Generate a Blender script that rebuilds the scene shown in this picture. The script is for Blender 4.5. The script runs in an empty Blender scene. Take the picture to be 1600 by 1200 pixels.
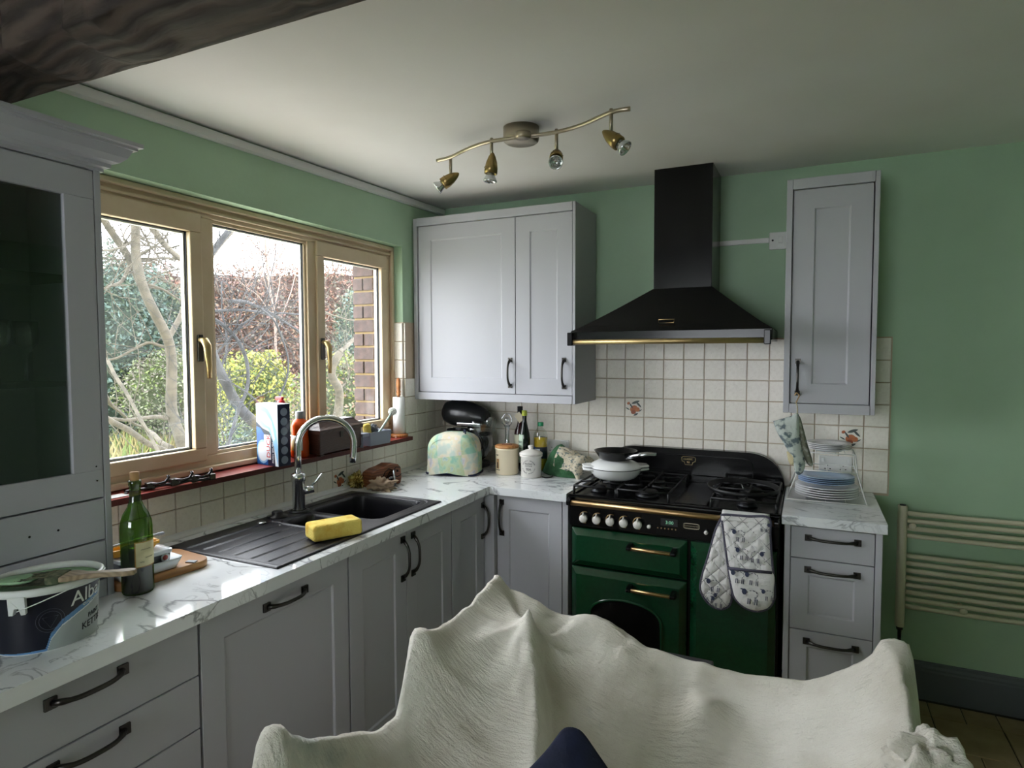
import bpy, bmesh, math, random
from mathutils import Vector, Matrix, noise as mnoise
random.seed(7)
PI = math.pi
sc = bpy.context.scene
COL = sc.collection

# ------------------------------------------------------------------ camera
CAM = Vector((2.092, -3.431, 1.631))
FOC = 978.74                       # focal length in pixels of the 1600 px wide frame
yaw, pit, rol = math.radians(-25.27), math.radians(-2.857), math.radians(-0.172)
_f = Vector((math.sin(yaw)*math.cos(pit), math.cos(yaw)*math.cos(pit), math.sin(pit)))
_r0 = Vector((math.cos(yaw), -math.sin(yaw), 0)); _u0 = _r0.cross(_f)
_r = math.cos(rol)*_r0 + math.sin(rol)*_u0
_u = -math.sin(rol)*_r0 + math.cos(rol)*_u0
cd = bpy.data.cameras.new('camera'); cd.sensor_width = 36; cd.sensor_fit = 'HORIZONTAL'
cd.lens = FOC/1600*36; cd.clip_start = .05; cd.clip_end = 300
cam = bpy.data.objects.new('camera', cd); COL.objects.link(cam)
cam.matrix_world = Matrix(((_r.x,_u.x,-_f.x,CAM.x),(_r.y,_u.y,-_f.y,CAM.y),(_r.z,_u.z,-_f.z,CAM.z),(0,0,0,1)))
sc.camera = cam

# ------------------------------------------------------------------ sky, light, exposure
world = bpy.data.worlds.new('overcast_sky'); sc.world = world; world.use_nodes = True
wn = world.node_tree.nodes; wl = world.node_tree.links
SKY = 5.0
wn['Background'].inputs['Color'].default_value = (0.91, 0.95, 1.0, 1)
wn['Background'].inputs['Strength'].default_value = SKY
def portal(name, loc, rot, sx, sy):
    ld = bpy.data.lights.new(name, 'AREA'); ld.shape = 'RECTANGLE'; ld.size = sx; ld.size_y = sy
    ld.cycles.is_portal = True
    o = bpy.data.objects.new(name, ld); COL.objects.link(o); o.location = loc; o.rotation_euler = rot
    return o
portal('daylight_portal', (-.20, -1.38, 1.70), (0, -PI/2, 0), 1.10, 1.86)
portal('daylight_portal', (1.10, -6.12, 1.575), (-PI/2, 0, 0), 1.5, 1.15)  # portal of the added rear fill window
sc.view_settings.view_transform = 'Standard'; sc.view_settings.look = 'None'
sc.view_settings.gamma = 1; sc.view_settings.use_curve_mapping = False
sc.view_settings.exposure = 1.45
sc.cycles.use_denoising = True
sc.cycles.max_bounces = 14; sc.cycles.diffuse_bounces = 8; sc.cycles.glossy_bounces = 4
sc.cycles.transparent_max_bounces = 16; sc.cycles.transmission_bounces = 8
sc.cycles.caustics_reflective = False; sc.cycles.caustics_refractive = False

# ------------------------------------------------------------------ materials
def hexc(h):
    h = h.lstrip('#'); v = [int(h[i:i+2], 16)/255 for i in (0,2,4)]
    return tuple(c/12.92 if c <= .04045 else ((c+.055)/1.055)**2.4 for c in v) + (1,)
MATS = {}
def mat(name, col, rough=.5, metal=0, var=None, bump=None, spec=.5, coat=0, trans=0, ior=1.45, emit=None, sheen=0, stretch=None, alpha=1):
    """var=(scale, colour2, contrast lo, hi[, detail]) mixes a second colour by noise; bump=(scale, strength[, detail])"""
    if name in MATS: return MATS[name]
    m = bpy.data.materials.new(name); m.use_nodes = True; MATS[name] = m
    nt = m.node_tree; N = nt.nodes; L = nt.links; b = N['Principled BSDF']
    b.inputs['Base Color'].default_value = hexc(col); b.inputs['Roughness'].default_value = rough
    b.inputs['Metallic'].default_value = metal; b.inputs['Specular IOR Level'].default_value = spec
    b.inputs['Coat Weight'].default_value = coat; b.inputs['Coat Roughness'].default_value = .08
    b.inputs['Transmission Weight'].default_value = trans; b.inputs['IOR'].default_value = ior
    b.inputs['Sheen Weight'].default_value = sheen; b.inputs['Alpha'].default_value = alpha
    if emit: b.inputs['Emission Color'].default_value = hexc(emit[0]); b.inputs['Emission Strength'].default_value = emit[1]
    tc = N.new('ShaderNodeTexCoord'); src = tc.outputs['Object']
    if stretch:
        mp = N.new('ShaderNodeMapping'); mp.inputs['Scale'].default_value = stretch
        L.new(src, mp.inputs['Vector']); src = mp.outputs['Vector']
    if var:
        n = N.new('ShaderNodeTexNoise'); n.inputs['Scale'].default_value = var[0]
        n.inputs['Detail'].default_value = var[4] if len(var) > 4 else 5
        L.new(src, n.inputs['Vector'])
        r = N.new('ShaderNodeValToRGB'); L.new(n.outputs['Fac'], r.inputs['Fac'])
        r.color_ramp.elements[0].position = var[2]; r.color_ramp.elements[1].position = var[3]
        r.color_ramp.elements[0].color = hexc(col); r.color_ramp.elements[1].color = hexc(var[1])
        L.new(r.outputs['Color'], b.inputs['Base Color'])
    if bump:
        n2 = N.new('ShaderNodeTexNoise'); n2.inputs['Scale'].default_value = bump[0]
        n2.inputs['Detail'].default_value = bump[2] if len(bump) > 2 else 4
        L.new(src, n2.inputs['Vector'])
        bp = N.new('ShaderNodeBump'); bp.inputs['Strength'].default_value = bump[1]; bp.inputs['Distance'].default_value = .01
        L.new(n2.outputs['Fac'], bp.inputs['Height']); L.new(bp.outputs['Normal'], b.inputs['Normal'])
    return m
def mat_marble():
    m = bpy.data.materials.new('marble_laminate'); m.use_nodes = True
    nt = m.node_tree; N = nt.nodes; L = nt.links; b = N['Principled BSDF']
    tc = N.new('ShaderNodeTexCoord')
    def veins(scale, width, dist, off):
        mp = N.new('ShaderNodeMapping'); mp.inputs['Location'].default_value = off; mp.inputs['Rotation'].default_value = (0,0,.6)
        mp.inputs['Scale'].default_value = (1, 1.7, 1.3)
        L.new(tc.outputs['Object'], mp.inputs['Vector'])
        n = N.new('ShaderNodeTexNoise'); n.inputs['Scale'].default_value = scale; n.inputs['Detail'].default_value = 6
        n.inputs['Distortion'].default_value = dist; L.new(mp.outputs['Vector'], n.inputs['Vector'])
        s = N.new('ShaderNodeMath'); s.operation = 'SUBTRACT'; s.inputs[1].default_value = .5; L.new(n.outputs['Fac'], s.inputs[0])
        a = N.new('ShaderNodeMath'); a.operation = 'ABSOLUTE'; L.new(s.outputs[0], a.inputs[0])
        r = N.new('ShaderNodeMapRange'); r.inputs['From Min'].default_value = 0; r.inputs['From Max'].default_value = width
        r.inputs['To Min'].default_value = 1; r.inputs['To Max'].default_value = 0; L.new(a.outputs[0], r.inputs['Value'])
        return r.outputs['Result']
    v1 = veins(2.3, .016, .8, (3,1,0)); v2 = veins(6, .02, 1.4, (0,5,2)); 
    n3 = N.new('ShaderNodeTexNoise'); n3.inputs['Scale'].default_value = 3; L.new(tc.outputs['Object'], n3.inputs['Vector'])
    mk = N.new('ShaderNodeMapRange'); mk.inputs['From Min'].default_value = .45; mk.inputs['From Max'].default_value = .65; L.new(n3.outputs['Fac'], mk.inputs['Value'])
    p1 = N.new('ShaderNodeMath'); p1.operation = 'MULTIPLY'; L.new(v2, p1.inputs[0]); L.new(mk.outputs['Result'], p1.inputs[1])
    mx = N.new('ShaderNodeMath'); mx.operation = 'MAXIMUM'; L.new(v1, mx.inputs[0]); L.new(p1.outputs[0], mx.inputs[1])
    sm = N.new('ShaderNodeMath'); sm.operation = 'MULTIPLY'; sm.inputs[1].default_value = .75; L.new(mx.outputs[0], sm.inputs[0])
    mix = N.new('ShaderNodeMix'); mix.data_type = 'RGBA'
    mix.inputs['A'].default_value = hexc('#eceef0'); mix.inputs['B'].default_value = hexc('#62646a')
    L.new(sm.outputs[0], mix.inputs['Factor']); 
    n4 = N.new('ShaderNodeTexNoise'); n4.inputs['Scale'].default_value = 2; n4.inputs['Detail'].default_value = 8; L.new(tc.outputs['Object'], n4.inputs['Vector'])
    r4 = N.new('ShaderNodeMapRange'); r4.inputs['From Min'].default_value = .35; r4.inputs['From Max'].default_value = .7; r4.inputs['To Min'].default_value = 0; r4.inputs['To Max'].default_value = .35
    L.new(n4.outputs['Fac'], r4.inputs['Value'])
    mix2 = N.new('ShaderNodeMix'); mix2.data_type = 'RGBA'; mix2.inputs['B'].default_value = hexc('#b4b9bf')
    L.new(r4.outputs['Result'], mix2.inputs['Factor']); L.new(mix.outputs['Result'], mix2.inputs['A'])
    L.new(mix2.outputs['Result'], b.inputs['Base Color'])
    b.inputs['Roughness'].default_value = .07; b.inputs['Specular IOR Level'].default_value = .6
    MATS['marble'] = m; return m
def mat_wood(name, c1, c2, scale=8, rough=.5, axis='X', dist=3, bump=.0):
    m = bpy.data.materials.new(name); m.use_nodes = True; MATS[name] = m
    nt = m.node_tree; N = nt.nodes; L = nt.links; b = N['Principled BSDF']
    tc = N.new('ShaderNodeTexCoord'); mp = N.new('ShaderNodeMapping')
    s = {'X': (.18,1,1), 'Y': (1,.18,1), 'Z': (1,1,.18)}[axis]; mp.inputs['Scale'].default_value = s
    L.new(tc.outputs['Object'], mp.inputs['Vector'])
    w = N.new('ShaderNodeTexWave'); w.wave_type = 'RINGS'; w.inputs['Scale'].default_value = scale; w.inputs['Distortion'].default_value = dist
    w.inputs['Detail'].default_value = 4; w.inputs['Detail Scale'].default_value = 1.5; L.new(mp.outputs['Vector'], w.inputs['Vector'])
    r = N.new('ShaderNodeValToRGB'); r.color_ramp.elements[0].color = hexc(c1); r.color_ramp.elements[1].color = hexc(c2)
    L.new(w.outputs['Fac'], r.inputs['Fac']); L.new(r.outputs['Color'], b.inputs['Base Color']); b.inputs['Roughness'].default_value = rough
    if bump:
        bp = N.new('ShaderNodeBump'); bp.inputs['Strength'].default_value = bump; bp.inputs['Distance'].default_value = .01
        L.new(w.outputs['Fac'], bp.inputs['Height']); L.new(bp.outputs['Normal'], b.inputs['Normal'])
    return m
def mat_pane(name='window_glass', tint=(1,1,1,1), gloss=.06, dirt=0):
    m = bpy.data.materials.new(name); m.use_nodes = True; MATS[name] = m
    nt = m.node_tree; N = nt.nodes; L = nt.links; N.remove(N['Principled BSDF'])
    t = N.new('ShaderNodeBsdfTransparent'); t.inputs['Color'].default_value = tint
    g = N.new('ShaderNodeBsdfGlossy'); g.inputs['Roughness'].default_value = .02
    mx = N.new('ShaderNodeMixShader'); mx.inputs['Fac'].default_value = gloss
    L.new(t.outputs[0], mx.inputs[1]); L.new(g.outputs[0], mx.inputs[2]); last = mx
    if dirt:   # streaks and dust on the glass
        tc = N.new('ShaderNodeTexCoord'); n = N.new('ShaderNodeTexNoise'); n.inputs['Scale'].default_value = 5; n.inputs['Detail'].default_value = 8
        L.new(tc.outputs['Object'], n.inputs['Vector'])
        r = N.new('ShaderNodeMapRange'); r.inputs['From Min'].default_value = .4; r.inputs['From Max'].default_value = .8
        r.inputs['To Min'].default_value = 0; r.inputs['To Max'].default_value = dirt; L.new(n.outputs['Fac'], r.inputs['Value'])
        d = N.new('ShaderNodeBsdfTranslucent'); d.inputs['Color'].default_value = (.8,.8,.8,1)
        m2 = N.new('ShaderNodeMixShader'); L.new(r.outputs['Result'], m2.inputs['Fac']); L.new(mx.outputs[0], m2.inputs[1]); L.new(d.outputs[0], m2.inputs[2]); last = m2
    L.new(last.outputs[0], N['Material Output'].inputs['Surface'])
    return m
mat_marble(); mat_pane('window_glass', gloss=.04, dirt=.02); mat_pane('cabinet_glass', tint=(.62,.66,.64,1), gloss=.06)
mat_pane('clear_plastic', tint=(.9,.93,.92,1), gloss=.12); mat_pane('clear_glass', tint=(.86,.89,.9,1), gloss=.2)
mat('green_paint', '#a9c4a8', .75, var=(2.5,'#a1bb9f',.35,.7), bump=(60,.06))
mat('ceiling_paint', '#edebec', .9, var=(1.2,'#e4e0de',.4,.75), bump=(40,.04))
mat('white_gloss', '#dcdcda', .35)
mat('grey_cabinet', '#b3b3b9', .5, bump=(180,.03), spec=.3)
mat('grey_cabinet_side', '#b4b4b8', .5)
mat('dark_gap', '#151515', .9)
mat('pewter', '#4a4845', .32, 1, bump=(120,.05))
mat('tile_cream', '#efe9df', .28, var=(90,'#e6dfd4',.45,.8), bump=(70,.22))
mat('grout', '#c9b8a4', .9, var=(4,'#b39c84',.4,.7))
mat('window_wood', '#d8c4a8', .5, var=(6,'#ccb593',.4,.75), bump=(30,.08))
mat('red_tile', '#8e3e37', .3, var=(7,'#7a302b',.4,.7), bump=(25,.12))
mat('red_edge', '#54201c', .6, bump=(25,.3))
mat_wood('beam_wood', '#4d4038', '#2a211d', 9, .75, 'X', 6, .6)
mat('baseboard_grey', '#5d6067', .5)
mat('floor_tile', '#94805f', .5, var=(9,'#7d6847',.35,.7), bump=(35,.15))
mat('floor_grout', '#3c3328', .9)
mat('black_enamel', '#0a0a0b', .2, spec=.35, var=(120,'#101012',.6,.7))
mat('black_iron', '#0d0d0e', .45, bump=(90,.1))
mat('black_plastic', '#101114', .4)
mat('green_enamel', '#0c3a22', .14, var=(60,'#0e4026',.4,.7), coat=.3)
mat('brass', '#c2a274', .36, 1)
mat('brass_soft', '#bfa878', .42, 1)
mat('nickel', '#b5aa96', .3, 1)
mat('bronze_nickel', '#9a8557', .32, 1)
mat('chrome', '#dfe1e4', .12, 1)
mat('chrome_soft', '#d9dbde', .24, 1)
mat('steel', '#b9bcc0', .18, 1)
mat('composite_black', '#1b1a20', .38, bump=(200,.1), var=(150,'#232229',.5,.7))
mat('white_enamel', '#e6e7e6', .15)
mat('cream_ceramic', '#ddd0b4', .2)
mat('white_ceramic', '#dad6d0', .2)
mat('radiator_white', '#cdc6ae', .4)
mat('ink', '#1a1b1f', .6)
mat('linen', '#cabca0', .95, var=(14,'#b9aa8c',.4,.75), bump=(120,.35), sheen=.2)

# ------------------------------------------------------------------ mesh builder
class B:
    def __init__(s): s.v = []; s.f = []; s.m = []; s.sm = []; s.T = None; s.mi = 0; s.smooth = False
    def add(s, vs, fs, smooth=None):
        o = len(s.v)
        for p in vs:
            p = Vector(p)
            if s.T is not None: p = s.T @ p
            s.v.append(p)
        for f in fs:
            s.f.append([o+i for i in f]); s.m.append(s.mi); s.sm.append(s.smooth if smooth is None else smooth)
        return s
    def box(s, x0, x1, y0, y1, z0, z1):
        vs = [(x,y,z) for z in (z0,z1) for y in (y0,y1) for x in (x0,x1)]
        return s.add(vs, [(0,2,3,1),(4,5,7,6),(0,1,5,4),(2,6,7,3),(0,4,6,2),(1,3,7,5)], False)
    def prism(s, poly, a0, a1, axis='z', smooth=False):
        n = len(poly)
        def P(u, v, w): return {'z': (u,v,w), 'y': (u,w,v), 'x': (w,u,v)}[axis]
        vs = [P(u,v,a0) for u,v in poly] + [P(u,v,a1) for u,v in poly]
        s.add(vs, [tuple(range(n))[::-1], tuple(range(n,2*n))], False)
        o = len(s.v)-2*n
        for i in range(n):
            j = (i+1) % n; s.f.append([o+i,o+j,o+n+j,o+n+i]); s.m.append(s.mi); s.sm.append(smooth)
        return s
    def lathe(s, prof, c=(0,0,0), seg=24, axis='z', smooth=True, a0=0, a1=2*PI):
        full = abs(a1-a0-2*PI) < 1e-6; n = seg if full else seg+1
        vs = []; fs = []
        for r, h in prof:
            for i in range(n):
                a = a0+(a1-a0)*i/seg; x, y = r*math.cos(a), r*math.sin(a)
                p = {'z': (x,y,h), 'y': (x,h,y), 'x': (h,x,y)}[axis]
                vs.append((c[0]+p[0], c[1]+p[1], c[2]+p[2]))
        for k in range(len(prof)-1):
            for i in range(seg):
                j = (i+1) % n
                q = [k*n+i, k*n+j, (k+1)*n+j, (k+1)*n+i]
                if prof[k][0] == 0: q = [k*n, (k+1)*n+j, (k+1)*n+i]
                elif prof[k+1][0] == 0: q = [k*n+i, k*n+j, (k+1)*n]
                fs.append(q)
        return s.add(vs, fs, smooth)
    def cyl(s, p0, p1, r, seg=16, r1=None, smooth=True):
        return s.tube([p0, p1], [r, r if r1 is None else r1], seg, smooth=smooth)
    def tube(s, pts, r, seg=8, closed=False, smooth=True, caps=True, flat=1.0):
        pts = [Vector(p) for p in pts]; n = len(pts)
        rs = r if isinstance(r, (list, tuple)) else [r]*n
        vs = []; fs = []; up = None
        for i in range(n):
            if closed: t = pts[(i+1) % n]-pts[i-1]
            elif i == 0: t = pts[1]-pts[0]
            elif i == n-1: t = pts[-1]-pts[-2]
            else: t = (pts[i+1]-pts[i]).normalized()+(pts[i]-pts[i-1]).normalized()
            t.normalize()
            if up is None:
                up = Vector((0,0,1)) if abs(t.z) < .9 else Vector((0,1,0))
            u = up-t*up.dot(t)
            if u.length < 1e-6: u = Vector((1,0,0))-t*t.x
            u.normalize(); up = u; w = t.cross(u)
            for k in range(seg):
                a = 2*PI*k/seg+PI/seg; vs.append(pts[i]+(u*math.cos(a)+w*math.sin(a)*flat)*rs[i])
        m = n if closed else n-1
        for i in range(m):
            for k in range(seg):
                k2 = (k+1) % seg; i2 = (i+1) % n
                fs.append((i*seg+k, i*seg+k2, i2*seg+k2, i2*seg+k))
        s.add(vs, fs, smooth)
        if caps and not closed:
            o = len(s.v)-n*seg
            s.f.append([o+k for k in range(seg)][::-1]); s.m.append(s.mi); s.sm.append(False)
            s.f.append([o+(n-1)*seg+k for k in range(seg)]); s.m.append(s.mi); s.sm.append(False)
        return s
    def sphere(s, c, r, seg=16, rings=10):
        if not isinstance(r, (tuple,list)): r = (r,r,r)
        vs = [(c[0],c[1],c[2]-r[2])]; fs = []
        for k in range(1, rings):
            b = -PI/2+PI*k/rings
            for i in range(seg):
                a = 2*PI*i/seg; vs.append((c[0]+r[0]*math.cos(b)*math.cos(a), c[1]+r[1]*math.cos(b)*math.sin(a), c[2]+r[2]*math.sin(b)))
        vs.append((c[0],c[1],c[2]+r[2])); top = len(vs)-1
        for i in range(seg):
            j = (i+1) % seg; fs.append((0, 1+j, 1+i)); o = 1+(rings-2)*seg; fs.append((o+i, o+j, top))
            for k in range(rings-2): a = 1+k*seg; fs.append((a+i, a+j, a+seg+j, a+seg+i))
        return s.add(vs, fs, True)
    def grid(s, fn, nu, nv, wrap=False, smooth=True):
        vs = [fn(i/(nu if wrap else nu), j/nv) for j in range(nv+1) for i in range(nu if wrap else nu+1)]
        w = nu if wrap else nu+1; fs = []
        for j in range(nv):
            for i in range(nu):
                i2 = (i+1) % w if wrap else i+1
                fs.append((j*w+i, j*w+i2, (j+1)*w+i2, (j+1)*w+i))
        return s.add(vs, fs, smooth)
    def build(s, name, material, parent=None, local=False, bevel=0, bseg=2, solid=0, sub=0):
        me = bpy.data.meshes.new(name)
        c = Vector((0,0,0))
        if not local and s.v:
            lo = Vector([min(p[i] for p in s.v) for i in range(3)]); hi = Vector([max(p[i] for p in s.v) for i in range(3)])
            c = (lo+hi)/2; c.z = lo.z
        me.from_pydata([p-c for p in s.v], [], s.f)
        ml = material if isinstance(material, (list,tuple)) else [material]
        for m in ml: me.materials.append(MATS[m] if isinstance(m, str) else m)
        me.polygons.foreach_set('material_index', s.m); me.polygons.foreach_set('use_smooth', s.sm); me.update()
        bm = bmesh.new(); bm.from_mesh(me); bmesh.ops.recalc_face_normals(bm, faces=bm.faces); bm.to_mesh(me); bm.free()
        o = bpy.data.objects.new(name, me); COL.objects.link(o)
        if parent:
            o.parent = parent; o.location = c if local else c-wloc(parent)
        else: o.location = c
        if bevel:
            md = o.modifiers.new('bevel', 'BEVEL'); md.width = bevel; md.segments = bseg; md.limit_method = 'ANGLE'; md.angle_limit = math.radians(40)
        if solid:
            md = o.modifiers.new('solid', 'SOLIDIFY'); md.thickness = solid; md.offset = 0
        if sub:
            md = o.modifiers.new('sub', 'SUBSURF'); md.levels = sub; md.render_levels = sub
        return o
def wloc(o):
    l = Vector(o.location)
    while o.parent: o = o.parent; l += Vector(o.location)
    return l
def tag(o, label=None, cat=None, group=None, kind=None):
    if label: o['label'] = label
    if cat: o['category'] = cat
    if group: o['group'] = group
    if kind: o['kind'] = kind
    return o
def thing(name, label, cat, loc, group=None, rz=0):
    o = bpy.data.objects.new(name, None); COL.objects.link(o); o.empty_display_size = .05
    o.location = loc; o.rotation_euler = (0,0,rz)
    return tag(o, label, cat, group)
def struct(name, label, loc=(0,0,0)):
    o = bpy.data.objects.new(name, None); COL.objects.link(o); o.location = loc
    return tag(o, label, None, None, 'structure')
def inst(name, src, parent, loc, scale=(1,1,1), rot=(0,0,0)):
    o = bpy.data.objects.new(name, src.data); COL.objects.link(o); o.parent = parent
    o.location = Vector(loc)-(wloc(parent) if parent else Vector()); o.scale = scale; o.rotation_euler = rot
    for md in src.modifiers:
        n = o.modifiers.new(md.name, md.type)
        if md.type == 'BEVEL': n.width = md.width; n.segments = md.segments; n.limit_method = 'ANGLE'; n.angle_limit = md.angle_limit
    return o
def copy_tree(o, parent=None):
    c = o.copy(); COL.objects.link(c); c.parent = parent
    for ch in list(o.children): copy_tree(ch, c)
    return c
def text_verts(body, size, depth=.0004, sub=0):
    """flat lettering as (verts, faces), baseline at 0, in the XY plane, extruded a little"""
    cu = bpy.data.curves.new('lettering', 'FONT'); cu.body = body; cu.size = size; cu.extrude = depth
    cu.resolution_u = 2
    ob = bpy.data.objects.new('lettering', cu); COL.objects.link(ob)
    dg = bpy.context.evaluated_depsgraph_get(); dg.update()
    me = bpy.data.meshes.new_from_object(ob.evaluated_get(dg))
    vs = [tuple(v.co) for v in me.vertices]; fs = [tuple(p.vertices) for p in me.polygons]
    bpy.data.objects.remove(ob); bpy.data.curves.remove(cu); bpy.data.meshes.remove(me)
    return vs, fs
def add_text(b, body, size, fn, depth=.0004):
    vs, fs = text_verts(body, size, depth)
    if not vs: return 0
    b.add([fn(*v) for v in vs], fs, False)
    return max(v[0] for v in vs)
def axisT(o, U, V, W):
    U, V, W, o = Vector(U), Vector(V), Vector(W), Vector(o)
    return Matrix(((U.x,V.x,W.x,o.x),(U.y,V.y,W.y,o.y),(U.z,V.z,W.z,o.z),(0,0,0,1)))
def faceX(o): return axisT(o, (0,1,0), (0,0,1), (1,0,0))     # u along +y, v up, w into the room from the window wall
def faceY(o): return axisT(o, (1,0,0), (0,0,1), (0,-1,0))    # u along +x, v up, w into the room from the back wall
def Pray(px, py):
    d = _r*((px-800)/FOC)+_u*((600-py)/FOC)+_f
    return d
def Pt(px, py, ax, val):
    d = Pray(px, py); t = (val-CAM[ax])/d[ax]; return CAM+d*t
# ------------------------------------------------------------------ the room
ZW = .955; TP = .106
OY0, OY1, OZ0, OZ1 = -2.30, -.455, 1.135, 2.235           # window opening
XR, YR = 4.25, -6.0
def ceil_z(y): return 2.535+.024*max(y, -2.45)

b = B()
b.box(-.27, 0, YR, OY0, 0, 2.62); b.box(-.27, 0, OY1, .25, 0, 2.62)
b.box(-.27, 0, OY0, OY1, 0, OZ0); b.box(-.27, 0, OY0, OY1, OZ1, 2.62)
wall_left = b.build('wall_left', 'green_paint'); tag(wall_left, 'mint green window wall on the left', kind='structure')
b = B().box(0, XR+.2, 0, .25, 0, 2.62)
wall_back = b.build('wall_back', 'green_paint'); tag(wall_back, 'mint green wall behind the cooker', kind='structure')
tag(B().box(XR, XR+.2, YR, 0, 0, 2.62).build('wall_right', 'green_paint'), 'mint green side wall on the right', kind='structure')
b = B(); WX0, WX1 = .35, 1.85  # opening for the added fill-light window
b.box(-.27, WX0, YR-.2, YR, 0, 2.62); b.box(WX1, XR+.2, YR-.2, YR, 0, 2.62); b.box(WX0, WX1, YR-.2, YR, 0, 1.0); b.box(WX0, WX1, YR-.2, YR, 2.15, 2.62)
tag(b.build('wall_rear', 'green_paint'), 'mint green wall with an added fill-light window at the back of the room', kind='structure')
b = B(); ys = [.25, -2.45, YR-.2]; vs = []
for y in ys:
    for z in (ceil_z(y), ceil_z(y)+.12):
        vs += [(-.27,y,z), (XR+.2,y,z)]
fs = []
for k in range(2):
    o = 4*k; fs += [(o,o+1,o+5,o+4), (o+2,o+6,o+7,o+3), (o,o+4,o+6,o+2), (o+1,o+3,o+7,o+5)]
fs += [(0,2,3,1), (8,9,11,10)]
b.add(vs, fs); tag(b.build('ceiling', 'ceiling_paint'), 'off-white painted plaster ceiling', kind='structure')

# floor with its tiles where they can be seen
fl = B().box(-.27, XR+.2, YR-.2, .25, -.12, -.006).build('floor', 'floor_grout'); tag(fl, 'brown stone-look tiled floor', kind='structure')
def tile_mesh(name, w, h, d, m, bev):
    o = B().box(-w/2, w/2, -h/2, h/2, 0, d).build(name, m, local=True)
    bm = bmesh.new(); bm.from_mesh(o.data); bmesh.ops.bevel(bm, geom=[e for e in bm.edges if sum(1 for v in e.verts if v.co.z > d*.5) == 2], offset=bev, segments=1, affect='EDGES'); bm.to_mesh(o.data); bm.free()
    return o
big = tile_mesh('tile_big', .254, .244, .006, 'floor_tile', .002); small = tile_mesh('tile_small', .125, .122, .006, 'floor_tile', .002)
first = True
x_0 = 2.623-.26*3
y = -.035
row = 0
while y > -1.3:
    hgt = .135 if row % 2 == 0 else .25
    n = 14 if row % 2 == 0 else 7
    step = .13 if row % 2 == 0 else .26
    for i in range(n):
        x = x_0+(i+.5)*step
        src = small if row % 2 == 0 else big
        z = -.006+random.uniform(-.0008,.0008)
        inst('tile', src, fl, (x, y-hgt/2, z), (1, (hgt-.006)/(.122 if row % 2 == 0 else .244), 1))
    y -= hgt; row += 1
for o in (big, small): bpy.data.objects.remove(o)
yt = y
fl2 = B().box(0, XR, YR, yt, -.006, -.0005).box(0, x_0, yt, 0, -.006, -.0005).box(x_0+14*.13, XR, yt, 0, -.006, -.0005)
fl2.build('floor_paving', 'floor_tile', fl)

# baseboard, coving strip, beam
b = B().T
b = B().prism([(0,0),(-.022,0),(-.022,.135),(-.018,.142),(-.018,.150),(-.010,.160),(-.008,.172),(0,.176)], 2.38, XR, 'x')
tag(b.build('baseboard_back', 'baseboard_grey'), 'tall dark grey skirting board below the towel radiator', kind='structure')
b = B()
for k in range(12):
    y0, y1 = -2.42+k*.2, -2.42+(k+1)*.2+.001
    if y1 > 0: y1 = 0
    z0, z1 = ceil_z(y0), ceil_z(y1)
    prof = lambda z: [(0,z-.046),(.012,z-.046),(.022,z-.040),(.022,z-.011),(.014,z-.009),(0,z-.009)]
    p0, p1 = prof(z0), prof(z1); n = len(p0)
    b.add([(x,y0,z) for x,z in p0]+[(x,y1,z) for x,z in p1], [(i,(i+1) % n,n+(i+1) % n,n+i) for i in range(n)]+[tuple(range(n))[::-1], tuple(range(n,2*n))])
tag(b.build('trim_1', 'white_gloss'), 'narrow white strip along the top of the window wall', kind='structure')
tag(B().box(0,.004,-2.42,-.002,2.47,2.471).build('trim_4','dark_gap'), 'thin shadow line under the white strip', kind='structure') if False else None

# dark hewn ceiling beam
def beam(u, v):
    x = -.02+4.3*v
    # section corners: far-top, far-bottom, near-bottom, near-top
    sec = [(-2.42,2.53),(-2.428,2.40),(-2.44,2.305),(-2.47,2.296),(-2.53,2.292),(-2.59,2.297),(-2.615,2.31),(-2.622,2.40),(-2.63,2.53)]
    k = u*(len(sec)-1); i = min(int(k), len(sec)-2); t = k-i
    y = sec[i][0]*(1-t)+sec[i+1][0]*t; z = sec[i][1]*(1-t)+sec[i+1][1]*t
    w = mnoise.noise(Vector((x*2.2, y*2, z*2)))*.045+mnoise.noise(Vector((x*6, y*1.5, z*1.5+4)))*.060+mnoise.noise(Vector((x*14, y*3, z*3+8)))*.022+mnoise.noise(Vector((x*22, y*20, z*20)))*.004
    return (x, y+w+.012*(x-.8), z+(w*.7 if z < 2.5 else 0))
b = B().grid(beam, 40, 120)
tag(b.build('trim_2', 'beam_wood'), 'dark hewn timber beam across the ceiling', kind='structure')

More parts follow.
